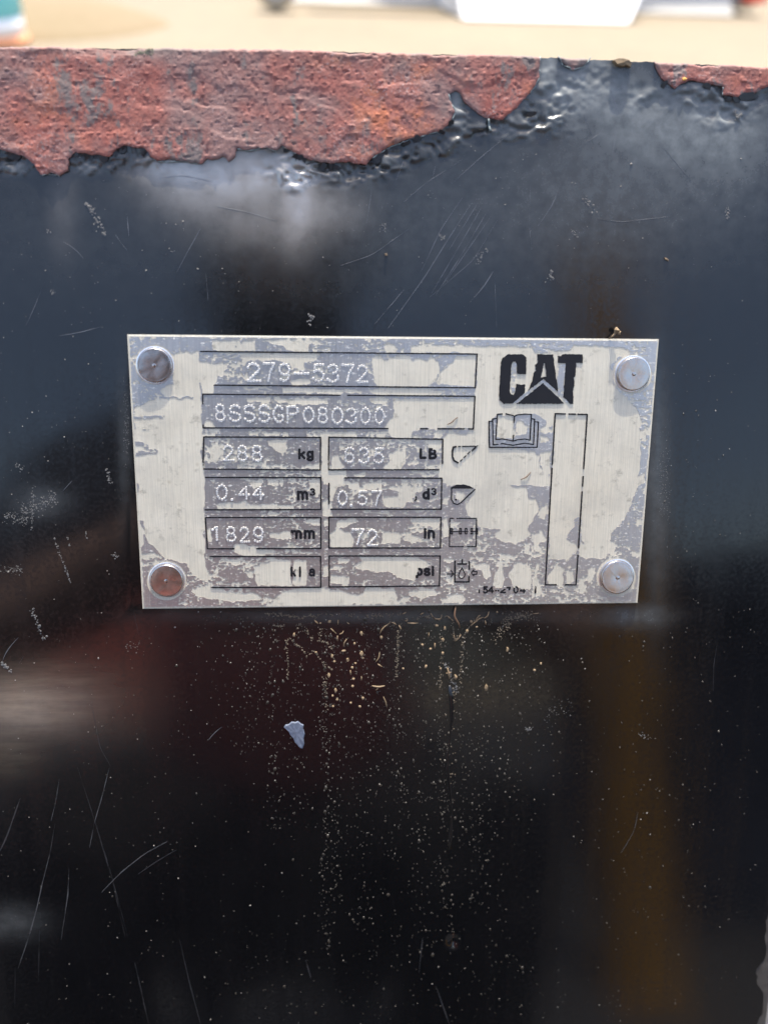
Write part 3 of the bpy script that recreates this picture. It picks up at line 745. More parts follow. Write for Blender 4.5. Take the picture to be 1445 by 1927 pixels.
R = {1: (220, 610, 3.6125), 2: (580, 610, 4.25), 3: (880, 610, 3.803), 4: (220, 870, 3.6125), 5: (580, 870, 4.25), 6: (820, 870, 3.284)}
def Z(r, pts): ox, oy, s = R[r]; return [(ox + x / s, oy + y / s) for x, y in pts]
# where the film has come away ('b') or is still there ('f'), traced region by region
OPS = [
 ('b', 1, [(330,210),(420,190),(565,180),(565,250),(580,330),(575,480),(580,620),(590,700),(590,760),(580,850),(585,960),(604,1090),(150,1090),(130,900),(270,870),(280,850),(200,810),(130,780),(125,700),(225,715),(130,690),(120,640),(320,635),(330,625),(120,620),(120,560),(200,545),(240,510),(290,500),(510,500),(520,490),(330,490),(300,440),(390,400),(400,260)]),
 ('b', 1, [(650,110),(810,110),(800,185),(650,180)]), ('b', 1, [(830,130),(880,110),(945,110),(940,170),(830,180)]), ('b', 1, [(1010,110),(1130,100),(1290,90),(1350,110),(1290,185),(1170,185),(1140,150),(1060,140)]),
 ('b', 1, [(560,250),(640,265),(770,260),(760,300),(740,320),(810,335),(800,350),(690,350),(680,400),(660,470),(590,480),(570,330)]), ('b', 1, [(830,195),(1370,195),(1360,250),(1280,260),(1270,310),(1200,300),(1180,270),(1080,240),(860,255)]),
 ('b', 1, [(1120,430),(1250,425),(1445,440),(1445,470),(1130,460)]), ('b', 1, [(880,500),(1050,500),(1050,530),(890,525)]), ('b', 1, [(1070,500),(1440,500),(1430,530),(1270,545),(1100,525)]), ('b', 1, [(1180,380),(1310,370),(1290,405),(1190,415)]),
 ('b', 1, [(900,720),(970,730),(960,755),(910,745)]), ('b', 1, [(990,730),(1110,725),(1110,755),(1000,750)]), ('b', 1, [(1130,725),(1175,725),(1160,760),(1130,750)]),
 ('b', 1, [(640,820),(690,810),(720,860),(690,920),(645,910),(630,860)]), ('b', 1, [(1025,790),(1150,775),(1165,830),(1130,885),(1080,850)]), ('b', 1, [(1385,730),(1445,730),(1445,1084),(1405,1084),(1390,980),(1385,780)]),
 ('b', 1, [(610,640),(650,660),(690,725),(660,745),(600,680)]), ('b', 1, [(1000,940),(1040,950),(1030,985),(1000,980)]), ('b', 1, [(1290,950),(1380,930),(1385,975),(1260,975)]), ('b', 1, [(690,960),(720,950),(740,980),(700,990)]), ('b', 1, [(850,960),(890,960),(880,990),(850,985)]),
 ('b', 2, [(600,150),(690,160),(715,200),(690,230),(620,215)]), ('b', 2, [(735,210),(765,190),(770,230),(740,235)]),
 ('b', 2, [(810,170),(1030,160),(1300,170),(1450,170),(1450,1275),(1100,1275),(1060,1200),(1075,1100),(1075,900),(1130,850),(1250,880),(1320,860),(1330,830),(1345,560),(1340,240),(1250,225),(1040,225),(820,235)]),
 ('b', 2, [(505,250),(580,245),(610,280),(650,255),(810,255),(830,290),(860,265),(930,290),(990,265),(1030,290),(1040,370),(1015,430),(960,480),(900,500),(560,500),(525,460),(515,380)]),
 ('b', 2, [(1170,250),(1330,245),(1325,490),(1200,490),(1020,470),(1030,430),(1050,380),(1130,310),(1160,300)]), ('b', 2, [(480,520),(560,510),(700,505),(990,510),(1000,525),(1060,535),(1060,570),(580,565),(500,545)]),
 ('b', 2, [(300,515),(430,540),(420,560),(300,550)]), ('b', 2, [(0,510),(280,520),(275,555),(100,550),(0,530)]), ('b', 2, [(1140,535),(1165,535),(1168,560),(1145,565)]), ('b', 2, [(1228,543),(1247,545),(1245,565),(1230,563)]),
 ('b', 2, [(490,590),(600,575),(640,600),(620,630),(560,640),(500,615)]), ('b', 2, [(675,600),(800,592),(1302,594),(1303,818),(1060,824),(830,840),(835,900),(660,900),(610,830),(620,790),(670,730),(680,660)]),
 ('b', 2, [(1010,850),(1060,840),(1070,900),(1000,890)]), ('b', 2, [(180,860),(380,850),(400,890),(200,905)]), ('b', 2, [(555,870),(605,850),(610,890),(560,885)]), ('b', 2, [(100,860),(180,880),(165,950),(150,1000),(110,1000),(105,920)]),
 ('b', 2, [(640,1020),(720,1000),(780,1020),(775,1100),(740,1160),(640,1165),(600,1140),(650,1090)]), ('b', 2, [(180,1045),(240,1040),(250,1090),(290,1130),(270,1160),(180,1160)]), ('b', 2, [(950,920),(1060,910),(1060,990),(1010,1000),(950,970)]),
 ('b', 2, [(785,1110),(840,1080),(885,1080),(880,1115),(790,1130)]), ('b', 2, [(140,1170),(300,1165),(300,1275),(150,1275)]), ('b', 2, [(360,1190),(460,1170),(470,1200),(370,1210)]), ('b', 2, [(0,580),(110,585),(120,620),(0,625)]), ('b', 2, [(845,975),(880,970),(905,1010),(890,1030),(860,1000)]),
 ('b', 3, [(40,160),(300,150),(450,160),(470,200),(720,200),(760,150),(1000,160),(1110,170),(1180,200),(1080,215),(1010,300),(1030,420),(1080,490),(1200,600),(1222,660),(1225,1000),(1200,1150),(0,1150),(0,520),(45,510),(45,460),(20,455),(55,440),(58,225)]),
 ('f', 3, [(150,690),(200,645),(320,650),(460,630),(540,680),(560,730),(600,720),(605,1000),(580,1080),(530,1060),(500,1000),(510,930),(410,910),(390,900),(370,885),(150,880)]), ('f', 3, [(0,458),(45,462),(45,508),(0,508)]),
 ('f', 3, [(310,270),(345,265),(330,480),(305,490)]), ('f', 3, [(640,280),(690,280),(675,520),(640,490)]), ('f', 3, [(310,565),(520,400),(545,400),(720,560),(700,560),(530,415),(345,565)]),
 ('b', 3, [(208,655),(300,650),(322,680),(315,820),(195,800)]), ('b', 3, [(340,690),(380,690),(420,730),(410,790),(350,790),(335,750)]), ('b', 3, [(510,750),(560,720),(600,740),(595,775),(520,770)]), ('b', 3, [(510,790),(560,800),(575,830),(530,840)]), ('b', 3, [(520,910),(590,900),(580,1000),(560,1080),(525,1040),(510,960)]), ('b', 3, [(440,900),(480,905),(470,930),(435,920)]),
 ('b', 4, [(150,-10),(604,-10),(600,560),(610,700),(640,780),(560,790),(520,750),(480,680),(340,650),(300,600),(220,540),(200,460),(190,400),(150,370)]), ('b', 4, [(840,105),(1000,110),(980,140),(930,175),(900,130)]), ('b', 4, [(1020,110),(1110,105),(1100,150),(1030,150)]),
 ('b', 4, [(1310,120),(1385,110),(1385,200),(1360,230),(1310,160)]), ('b', 4, [(680,280),(760,260),(820,275),(880,255),(940,275),(1200,275),(1200,310),(700,315)]), ('b', 4, [(640,110),(680,110),(660,140)]), ('b', 4, [(1300,380),(1385,375),(1385,420),(1280,410)]),
 ('b', 4, [(1030,470),(1180,460),(1185,515),(1040,510)]), ('b', 4, [(790,550),(960,560),(980,580),(1080,590),(1070,620),(860,630),(790,600)]), ('b', 4, [(615,450),(640,440),(650,530),(620,520)]), ('b', 4, [(930,700),(1080,650),(1180,660),(1190,840),(960,830),(940,770)]),
 ('b', 4, [(1200,650),(1290,650),(1290,830),(1200,830)]), ('b', 4, [(500,860),(600,820),(800,870),(960,880),(1000,930),(800,940),(560,910)]), ('b', 4, [(1060,930),(1120,870),(1300,840),(1445,880),(1445,970),(1080,970)]), ('b', 4, [(1400,250),(1440,260),(1440,340),(1400,330)]), ('b', 4, [(170,620),(260,600),(300,640),(180,650)]),
 ('b', 4, [(150,370),(195,470),(190,560),(160,560)]), ('b', 4, [(880,740),(930,730),(930,780),(900,780)]), ('b', 4, [(1180,200),(1210,180),(1215,220)]),
 ('b', 5, [(120,320),(190,310),(200,360),(190,430),(120,420)]), ('b', 5, [(125,460),(160,450),(160,500),(130,500)]), ('b', 5, [(120,820),(165,810),(165,900),(120,910)]), ('b', 5, [(315,160),(400,150),(410,190),(370,215),(320,200)]),
 ('b', 5, [(170,130),(300,130),(290,170),(230,200),(190,300),(170,290)]), ('b', 5, [(420,170),(590,130),(580,180),(480,190)]), ('b', 5, [(745,140),(795,140),(790,165),(750,165)]),
 ('b', 5, [(610,200),(680,180),(800,190),(830,180),(915,190),(900,220),(850,240),(820,300),(790,320),(760,350),(640,350),(600,320),(590,270),(640,265),(680,270),(740,250),(690,215)]), ('b', 5, [(820,340),(870,320),(890,340),(860,365)]),
 ('b', 5, [(1070,260),(1120,270),(1115,340),(1080,330)]), ('b', 5, [(1330,0),(1450,0),(1450,520),(1380,490),(1350,470),(1270,400),(1250,340),(1330,210),(1320,170),(1150,160),(1100,150),(1070,80),(1060,0)]),
 ('b', 5, [(230,450),(370,440),(395,465),(350,490),(250,520),(330,550),(370,600),(340,680),(180,670),(170,560),(220,520)]), ('b', 5, [(590,560),(660,540),(735,545),(735,635),(590,640),(580,590)]), ('b', 5, [(740,600),(780,570),(895,590),(890,630),(820,645),(800,620)]),
 ('b', 5, [(800,445),(1040,445),(1045,520),(960,500),(830,480)]), ('b', 5, [(780,490),(890,500),(870,530),(800,515)]), ('b', 5, [(925,605),(965,605),(960,635),(925,630)]), ('b', 5, [(1070,450),(1110,440),(1120,590),(1070,590)]), ('b', 5, [(1130,460),(1230,460),(1170,510),(1130,500)]),
 ('b', 5, [(410,745),(860,745),(990,800),(880,850),(870,900),(840,925),(750,930),(640,870),(560,870),(420,850),(350,830),(420,790)]), ('b', 5, [(230,755),(340,760),(330,790),(240,790)]), ('b', 5, [(180,890),(290,890),(310,920),(340,930),(310,970),(180,960)]),
 ('b', 5, [(0,970),(100,1000),(240,1010),(400,1050),(500,1000),(690,1000),(720,1060),(700,1120),(0,1130)]), ('b', 5, [(800,1010),(1000,1000),(1040,1040),(900,1090),(800,1050)]), ('b', 5, [(1060,1090),(1130,1040),(1220,1040),(1250,1100),(1070,1110)]), ('b', 5, [(1060,760),(1160,770),(1140,790),(1070,790)]),
 ('b', 5, [(1100,920),(1160,900),(1160,970),(1110,960)]), ('b', 5, [(1300,800),(1400,790),(1440,850),(1330,850)]), ('b', 5, [(425,640),(450,650),(450,700),(480,710),(430,725)]), ('b', 5, [(500,290),(515,280),(520,340),(505,345)]), ('b', 5, [(1170,220),(1240,220),(1200,280),(1170,270)]),
 ('b', 6, [(30,-10),(640,-10),(620,50),(550,110),(420,130),(470,150),(550,150),(570,210),(610,220),(630,300),(600,330),(560,400),(575,430),(540,480),(470,495),(370,470),(360,430),(395,410),(340,400),(260,380),(190,320),(180,250),(240,160),(110,130),(10,70)]),
 ('b', 6, [(712,-10),(898,-10),(893,160),(880,320),(850,340),(860,380),(790,460),(860,500),(860,550),(790,595),(690,590),(690,300),(702,180)]), ('b', 6, [(905,-10),(1245,-10),(1240,130),(1190,270),(1150,350),(1100,400),(1060,470),(1080,500),(1040,590),(890,580),(870,540),(890,480),(910,490),(890,470),(890,180)]),
 ('b', 6, [(640,0),(700,0),(700,80),(650,60)]), ('b', 6, [(590,440),(650,425),(680,470),(640,490),(650,540),(610,550),(590,500)]), ('b', 6, [(540,500),(580,490),(570,550),(540,545)]), ('b', 6, [(380,560),(450,560),(500,580),(440,600),(390,590)]), ('b', 6, [(470,620),(560,610),(590,680),(580,780),(470,760),(440,700)]),
 ('b', 6, [(610,620),(630,615),(620,700),(660,800),(590,830),(600,700)]), ('b', 6, [(350,700),(390,620),(410,650),(420,720),(400,770),(345,760)]), ('b', 6, [(680,700),(740,620),(780,650),(780,750),(690,750)]), ('b', 6, [(800,660),(840,660),(840,730),(800,740)]), ('b', 6, [(870,800),(880,700),(930,760),(900,800)]),
 ('b', 6, [(930,650),(960,640),(980,680),(930,740)]), ('b', 6, [(1070,490),(1110,490),(1090,550),(1050,560)]), ('b', 6, [(20,840),(110,800),(180,830),(170,860),(30,860)]), ('b', 6, [(1220,80),(1280,60),(1275,120),(1220,140)]), ('b', 6, [(230,560),(290,580),(280,600),(240,590)]), ('b', 6, [(270,610),(330,620),(330,700),(300,720),(280,660)]),
 ('b', 6, [(320,460),(340,440),(350,470)]), ('b', 6, [(330,530),(350,540),(345,560)]), ('b', 6, [(630,290),(665,300),(660,345),(630,330)]), ('b', 6, [(120,170),(180,190),(150,230),(115,220)]),
]
def _z(A, fx, fy, seed, octv):
    t = np.linspace(0, 300, 250); a, b_ = np.meshgrid(t, t); q = fbm(a, b_, seed, octv)
    return (A - q.mean()) / q.std()
def bare_field(PX, PY, crumbs=True):
    """> 0 where the film is gone (pixels of distance)"""
    w1 = (fbm(PX / 11, PY / 11, 71, 4) - 0.5) * 8; w2 = (fbm(PX / 11, PY / 11, 81, 4) - 0.5) * 8
    QX, QY = PX + w1, PY + w2
    F = np.full(PX.shape, -30.0)
    for op, r, pts in OPS:
        P = np.array(Z(r, pts))
        x0, y0 = P.min(0) - 12; x1, y1 = P.max(0) + 12
        m = (PX > x0) & (PX < x1) & (PY > y0) & (PY < y1)
        if not m.any(): continue
        d = sdpoly(P, QX[m], QY[m])
        F[m] = np.maximum(F[m], d) if op == 'b' else np.minimum(F[m], -d)
    F = F + (vn(PX / 3.2, PY / 3.2, 91) - 0.5) * 2.2
    # crumbs of bare metal inside the film, drawn out along the brushing and the printed rows
    if crumbs:
        mod = _z(fbm(PX / 50, PY / 24, 15, 3), 0, 0, 15, 3)
        sp = (_z(fbm(PX / 5.0, PY / 3.0, 101, 2), 0, 0, 101, 2) - (1.12 - 0.6 * mod)) * 2.2
        sp2 = (_z(fbm(PX / 10, PY / 6, 103, 3), 0, 0, 103, 3) - (1.95 - 0.65 * mod)) * 2.5
        sp3 = (_z(fbm(PX / 26, PY / 2.4, 107, 2), 0, 0, 107, 2) - (2.0 - 0.5 * mod)) * 1.2
        F = np.maximum(F, np.maximum(np.maximum(sp, sp2), sp3))
    # worn margin of the plate
    return F
step = 0.9
gx = np.arange(244, 1236, step); gy = np.arange(633, 1142, step)[::-1]
GX, GY = np.meshgrid(gx, gy)
BARE = bare_field(GX, GY)
QUAD = [(245.5, 633), (1232.5, 642), (1193, 1129), (274, 1139.5)]
IN = sdpoly(QUAD, GX + (fbm(GX / 9, GY / 9, 4, 3) - .5) * 4, GY)
for (cx, cy) in ((294, 686), (1186, 703), (315.5, 1090), (1156.5, 1083)):
    IN = np.minimum(IN, np.hypot(GX - cx, GY - cy) - 37)
FX, FY = uv(GX, GY)
curl = np.clip(1 - np.abs(-BARE) / 3.5, 0, 1)
film_me = sheet('label_film', FX, FY, PT + 0.00006 + 0.00001 * fbm(GX / 40, GY / 40, 8, 2), np.minimum(-BARE, IN), PT - 0.00005)
link('label_film', film_me, M['film'], plate)

# print -------------------------------------------------------------
def arc(cx, cy, rx, ry, a0, a1, n=14):
    return [(cx + rx * math.cos(math.radians(a0 + (a1 - a0) * k / n)), cy + ry * math.sin(math.radians(a0 + (a1 - a0) * k / n))) for k in range(n + 1)]
GLYPH = {
 '0': [arc(.5, .5, .5, .5, 90, 450, 24)], '1': [[(.15, .78), (.5, 1), (.5, 0)]], '2': [arc(.48, .70, .46, .30, 165, -25) + [(.1, .08), (0, 0), (1, 0)]],
 '3': [arc(.45, .75, .45, .25, 150, -80), arc(.45, .27, .5, .27, 85, -155)], '4': [[(.75, 0), (.75, 1), (0, .3), (1, .3)]], '5': [[(.92, 1), (.15, 1), (.1, .55)] + arc(.45, .33, .5, .33, 125, -150)],
 'S': [arc(.5, .74, .45, .26, 25, 230) + [(.6, .5)] + arc(.5, .26, .48, .26, 60, -155)], '6': [arc(.5, .3, .46, .3, 0, 360, 18), [(.04, .3), (.06, .62)] + arc(.55, .66, .48, .34, 175, 45)],
 '7': [[(0, 1), (1, 1), (.6, .5), (.4, 0)]], '8': [arc(.5, .75, .38, .25, 0, 360, 16), arc(.5, .26, .47, .26, 0, 360, 18)], '9': [arc(.5, .68, .46, .32, 0, 360, 18), [(.96, .66), (.9, .35)] + arc(.45, .34, .45, .34, 0, -130)],
 'G': [arc(.5, .5, .5, .5, 45, 318, 20) + [(.92, .42), (.5, .42)]], 'P': [[(0, 0), (0, 1), (.55, 1)] + arc(.55, .75, .42, .25, 90, -90) + [(0, .5)]], '-': [[(0, .45), (1, .45)]], '.': [[(.5, .03)]], 
 'k': [[(.05, 0), (.05, 1)], [(.1, .30), (.85, .70)], [(.35, .45), (.95, 0)]], 'g': [arc(.45, .62, .42, .36, 0, 360, 18), [(.92, 1), (.92, .1)] + arc(.47, .06, .45, .26, -5, -165)],
 'L': [[(.05, 1), (.05, .04), (.95, .04)]], 'B': [[(.05, 0), (.05, 1), (.5, 1)] + arc(.5, .76, .36, .24, 90, -90) + arc(.52, .26, .43, .26, 90, -90) + [(.05, 0)], [(.05, .52), (.5, .52)]],
 'm': [[(.04, 0), (.04, 1)], arc(.27, .62, .23, .36, 180, 0, 10) + [(.50, 0)], arc(.73, .62, .23, .36, 180, 0, 10) + [(.96, 0)]], 'n': [[(.06, 0), (.06, 1)], arc(.5, .58, .42, .40, 170, 0, 10) + [(.92, 0)]],
 'd': [[(.92, 0), (.92, 1)], arc(.48, .34, .42, .33, 0, 360, 18)], 'i': [[(.5, 0), (.5, .68)], [(.5, .96), (.5, .97)]], 'p': [[(.06, -.32), (.06, 1)], arc(.52, .5, .42, .47, 0, 360, 18)],
 's': [arc(.5, .74, .42, .25, 30, 240) + [(.6, .5)] + arc(.5, .25, .45, .25, 50, -155)], 'a': [arc(.47, .28, .42, .27, 0, 360, 16), [(.92, 0), (.92, .62)] + arc(.52, .66, .4, .32, 10, 160)],
}
INK_Z = PT + 0.00018
def ink(name, fields_fn, box, parent, clip=True, step=0.8, erode=0.6, gaps=(), z=None, seed=0):
    x0, y0, x1, y1 = box
    xs = np.arange(x0, x1, step); ys = np.arange(y0, y1, step)[::-1]
    if len(xs) < 3 or len(ys) < 3: return None
    PX, PY = np.meshgrid(xs, ys)
    F = fields_fn(PX, PY)
    F = F + (vn(PX / 2.6, PY / 2.6, 7 + seed) - 0.5) * erode
    if clip:
        F = np.minimum(F, -bare_field(PX, PY, False) + (3.4 if name == 'field_frame' else 1.6))
    for g in gaps:
        F = np.minimum(F, -sdpoly(g, PX + (vn(PX / 4, PY / 4, 3) - .5) * 4, PY + (vn(PX / 4, PY / 4, 5) - .5) * 4))
    X, Y = uv(PX, PY)
    me = sheet(name, X, Y, np.full(F.shape, (z or INK_Z)), F, PT + 0.00002, None, False)
    if me is None: return None
    return link(name, me, M['ink'], parent)
def strokes(lines, w):
    def fn(PX, PY):
        d = np.full(PX.shape, 1e9)
        for l in lines: d = np.minimum(d, sdline(l, PX, PY))
        return w / 2 - d
    return fn
def bbox(lines, m):
    a = np.concatenate([np.array(l, float) for l in lines])
    return (a[:, 0].min() - m, a[:, 1].min() - m, a[:, 0].max() + m, a[:, 1].max() + m)
def glyph_px(ch, x0, y0, x1, y1):
    """glyph fitted to a pixel box (y0 top, y1 baseline)"""
    return [[(x0 + p[0] * (x1 - x0), y1 - p[1] * (y1 - y0)) for p in l] for l in GLYPH[ch]]

# field frames: top-left, top-right, bottom-right, bottom-left and which sides are still there
FR = [([(379, 661), (896, 666), (892.5, 729), (400, 724)], 'trb'), ([(383, 741), (892, 745), (889, 806), (384, 804)], 'trbl'), ([(385, 821), (603.5, 822), (603, 883), (383.5, 881)], 'trbl'), ([(619, 821.5), (832, 825.5), (831, 882.5), (618, 882.5)], 'trbl'),
      ([(388, 897), (604, 897), (604, 957), (388, 957.5)], 'trb'), ([(619, 897.5), (830, 898.5), (829, 956.5), (619, 956.5)], 'trbl'), ([(388, 972), (604, 972), (604, 1030), (392, 1030.5)], 'trbl'), ([(619, 971.5), (828.5, 971.5), (827.5, 1029), (619, 1029)], 'trbl'),
      ([(397, 1045), (603.5, 1045), (604, 1102.5), (397, 1103)], 'trb'), ([(619.5, 1044), (827, 1044), (825.5, 1100), (619.5, 1102)], 'trbl')]
for k, (q, sides) in enumerate(FR):
    seg = {'t': (q[0], q[1]), 'r': (q[1], q[2]), 'b': (q[2], q[3]), 'l': (q[3], q[0])}
    lines = [list(seg[s]) for s in sides]
    ink('field_frame', strokes(lines, 2.5), bbox(lines, 3), plate, k != 1, 0.7, 0.5, seed=k,
        gaps=() if k != 1 else [[(733, 798), (788, 798), (790, 812), (731, 812)], [(375, 760), (390, 760), (390, 798), (375, 798)], [(806, 799), (822, 799), (822, 811), (806, 811)], [(872, 799), (880, 799), (880, 811), (872, 811)], [(640, 738), (652, 738), (652, 750), (640, 750)]])
q = [(1042, 777.5), (1102, 779), (1081, 1098), (1023.5, 1098)]
ink('serial_frame', strokes([[q[0], q[1], q[2], q[3], q[0]]], 2.5), bbox([q], 3), plate, False, 0.8, 0.5,
    gaps=[[(1062, 770), (1068, 770), (1068, 785), (1062, 785)], [(1080, 770), (1085, 770), (1085, 785), (1080, 785)], [(1093, 880), (1104, 880), (1104, 894), (1092, 894)], [(1088, 915), (1100, 915), (1100, 924), (1088, 924)], [(1078, 1030), (1092, 1030), (1092, 1042), (1078, 1042)], [(1036, 872), (1046, 872), (1046, 880), (1036, 880)], [(1045, 1092), (1060, 1092), (1060, 1103), (1045, 1103)]])
# printed units and part number
def word(name, items, w, clip=False, gaps=(), h=None):
    for ch, x0, y0, x1, y1 in items:
        g = glyph_px(ch, x0, y0, x1, y1)
        ink(name, strokes(g, w), bbox(g, w), plate, clip, 0.6, 0.7, gaps)
def zz(r, *b): ox, oy, s = R[r]; return (ox + b[0] / s, oy + b[1] / s, ox + b[2] / s, oy + b[3] / s)
W_ = 5.0
word('printed_letter', [('k', *zz(1, 1240, 850, 1278, 906)), ('g', *zz(1, 1297, 862, 1334, 910))], W_, gaps=[Z(1, [(1270, 925), (1300, 922), (1300, 945), (1270, 945)])])
word('printed_letter', [('L', *zz(2, 893, 998, 932, 1066)), ('B', *zz(2, 965, 998, 1016, 1066))], W_, gaps=[Z(2, [(985, 985), (1010, 985), (1010, 1000), (985, 1002)])])
word('printed_letter', [('m', *zz(4, 1232, 195, 1296, 243))], W_); word('printed_letter', [('3', *zz(4, 1317, 175, 1346, 216))], 3.0)
word('printed_letter', [('d', *zz(5, 916, 210, 960, 282))], W_, gaps=[Z(5, [(900, 195), (930, 195), (940, 225), (900, 235)])]); word('printed_letter', [('3', *zz(5, 984, 204, 1016, 250))], 3.0)
ink('printed_letter', lambda X, Y: sdpoly(Z(5, [(852, 262), (866, 268), (864, 292), (848, 304), (842, 296), (856, 284)]), X, Y), (775, 928, 788, 944), plate, False, 0.6)
word('printed_letter', [('m', *zz(4, 1190, 460, 1254, 506)), ('m', *zz(4, 1278, 460, 1342, 506))], W_, gaps=[Z(4, [(1178, 480), (1198, 470), (1198, 520), (1178, 520)])])
word('printed_letter', [('i', *zz(5, 926, 526, 934, 592)), ('n', *zz(5, 957, 540, 1003, 592))], W_)
word('printed_letter', [('k', *zz(4, 1188, 706, 1215, 762)), ('P', *zz(4, 1246, 706, 1285, 764)), ('a', *zz(4, 1310, 718, 1344, 762))], 3.8,
     gaps=[Z(4, [(1196, 690), (1215, 690), (1212, 735), (1196, 740)]), Z(4, [(1256, 690), (1300, 690), (1300, 775), (1258, 775)])])
word('printed_letter', [('p', *zz(5, 862, 842, 905, 890)), ('s', *zz(5, 925, 842, 966, 890)), ('i', *zz(5, 988, 826, 996, 890))], W_, gaps=[Z(5, [(850, 830), (874, 830), (872, 880), (850, 895)])])
word('part_number_digit', [('1', *zz(6, 256, 762, 270, 798))], 2.2, gaps=[Z(6, [(250, 755), (272, 755), (272, 772), (250, 778)])])
word('part_number_digit', [('5', *zz(6, 290, 762, 312, 798)), ('4', *zz(6, 320, 762, 348, 798)), ('-', *zz(6, 364, 768, 382, 798)), ('2', *zz(6, 394, 762, 422, 796)), ('7', *zz(6, 434, 766, 452, 796)), ('0', *zz(6, 476, 762, 500, 797)), ('4', *zz(6, 514, 762, 544, 797)), ('1', *zz(6, 600, 762, 616, 798))], 3.0,
     gaps=[Z(6, [(390, 755), (425, 755), (425, 774), (390, 772)]), Z(6, [(430, 782), (460, 776), (460, 805), (425, 805)]), Z(6, [(508, 755), (545, 755), (548, 770), (512, 775)]), Z(6, [(594, 755), (608, 755), (606, 770), (594, 770)]), Z(6, [(470, 755), (484, 755), (480, 770), (470, 770)]), Z(6, [(368, 776), (374, 776), (374, 795), (368, 795)])])
# big black logo
logo = bpy.data.objects.new('logo', None); C.objects.link(logo); logo.parent = plate; logo.empty_display_size = 0.01
Cp = Z(3, [(245,240),(280,215),(390,215),(410,240),(410,355),(345,355),(343,285),(332,266),(315,266),(305,290),(292,480),(300,500),(318,505),(330,490),(340,425),(370,430),(402,430),(400,488),(312,566),(250,566),(222,540),(217,500),(232,260)])
Ap = Z(3, [(490,215),(600,215),(637,484),(532,390),(425,472),(450,410),(462,350),(478,330),(474,290),(492,270)]); Ah = Z(3, [(533,280),(543,280),(556,376),(513,378)])
Tp = Z(3, [(638,225),(655,230),(672,213),(812,213),(812,276),(766,276),(758,370),(750,380),(752,440),(742,470),(746,530),(742,566),(722,566),(674,518),(692,276),(638,276)])
Gp = Z(3, [(530,420),(684,566),(342,567)])
for nm, P, H in (('logo_letter', Cp, None), ('logo_letter', Ap, Ah), ('logo_letter', Tp, None), ('logo_triangle', Gp, None)):
    ink(nm, (lambda P, H: (lambda X, Y: sdpoly(P, X, Y) if H is None else np.minimum(sdpoly(P, X, Y), -sdpoly(H, X, Y))))(P, H), bbox([P], 3), logo, False, 0.6, 1.5)
# symbols
def symbol(name, groups, polys=(), clip=False, gaps=()):
    alll = [l for ls, w in groups for l in ls] + list(polys)
    def fn(PX, PY):
        F = np.full(PX.shape, -1e9)
        for ls, w in groups: F = np.maximum(F, strokes(ls, w)(PX, PY))
        for p in polys: F = np.maximum(F, sdpoly(p, PX, PY))
        return F
    return ink(name, fn, bbox(alll, 4), plate, clip, 0.6, 0.5, gaps)
tag(symbol('manual_symbol', [([Z(3, [(170,692),(146,692),(148,877),(488,877),(497,697),(474,695)]), Z(3, [(196,672),(171,675),(175,860),(240,850),(290,858),(315,862),(350,856),(400,848),(462,857),(470,677),(447,673)]),
    Z(3, [(205,642),(260,637),(310,648),(326,657),(345,646),(400,640),(447,642),(436,826),(400,817),(350,823),(316,833),(290,826),(240,817),(193,821),(205,642)]), Z(3, [(326,657),(322,700)]), Z(3, [(320,790),(316,833)])], 2.2)],
    gaps=[Z(3, [(210, 845), (232, 840), (232, 856), (212, 866)]), Z(3, [(240, 632), (262, 630), (262, 645), (240, 645)])]), 'open book symbol printed below the logo')
tag(symbol('bucket_symbol', [([Z(2, [(1175,975),(1155,978),(1147,1010),(1148,1055),(1160,1085),(1190,1102)])], 3.0), ([Z(2, [(1195,973),(1330,970)])], 1.8), ([Z(2, [(1285,1015),(1210,1090)])], 2.0)],
    [Z(2, [(1352,962),(1330,972),(1302,1000),(1300,1016),(1330,990)])], gaps=[Z(2, [(1255, 1040), (1262, 1030), (1275, 1045), (1265, 1055)]), Z(2, [(1225, 1070), (1232, 1060), (1245, 1075), (1232, 1085)]), Z(2, [(1215, 962), (1225, 962), (1225, 980), (1215, 980)])]), 'empty bucket symbol')
tag(symbol('bucket_symbol', [([Z(5, [(1140,197),(1140,290),(1158,322),(1186,330),(1212,317),(1326,209)])], 2.2), ([Z(5, [(1137,199),(1308,199)])], 2.2)],
    [Z(5, [(1135,200),(1145,188),(1158,183),(1180,172),(1220,173),(1232,170),(1268,178),(1284,182),(1300,192),(1307,200)]), [(580 + (1175 + 9 * math.cos(a)) / 4.25, 870 + (292 + 9 * math.sin(a)) / 4.25) for a in np.linspace(0, 6.28, 12)]]), 'heaped bucket symbol')
comb = []
for cx in (1140, 1210, 1255, 1300, 1340):
    comb.append(Z(5, [(cx - 7, 521), (cx + 7, 521), (cx + 7, 564), (cx - 7, 564), (cx - 7, 521)]))
tag(symbol('width_symbol', [([Z(5, [(1126,450),(1123,665),(1335,665),(1339,450)]), Z(5, [(1128,440),(1338,440)]), Z(5, [(1130,545),(1345,545)])] + comb, 1.9)],
    [Z(5, [(1128,440),(1150,434),(1150,446)]), Z(5, [(1338,440),(1316,434),(1316,446)])], gaps=[Z(5, [(1120, 470), (1130, 470), (1130, 500), (1120, 500)]), Z(5, [(1240, 655), (1260, 655), (1260, 675), (1240, 675)]), Z(5, [(1276, 530), (1290, 530), (1290, 560), (1276, 560)]), Z(5, [(1160, 432), (1175, 432), (1175, 448), (1160, 448)])]), 'working width symbol')
drop = Z(5, [(1222,833),(1208,862),(1196,886),(1199,906),(1212,917),(1228,917),(1242,905),(1248,884),(1236,860),(1222,833)])
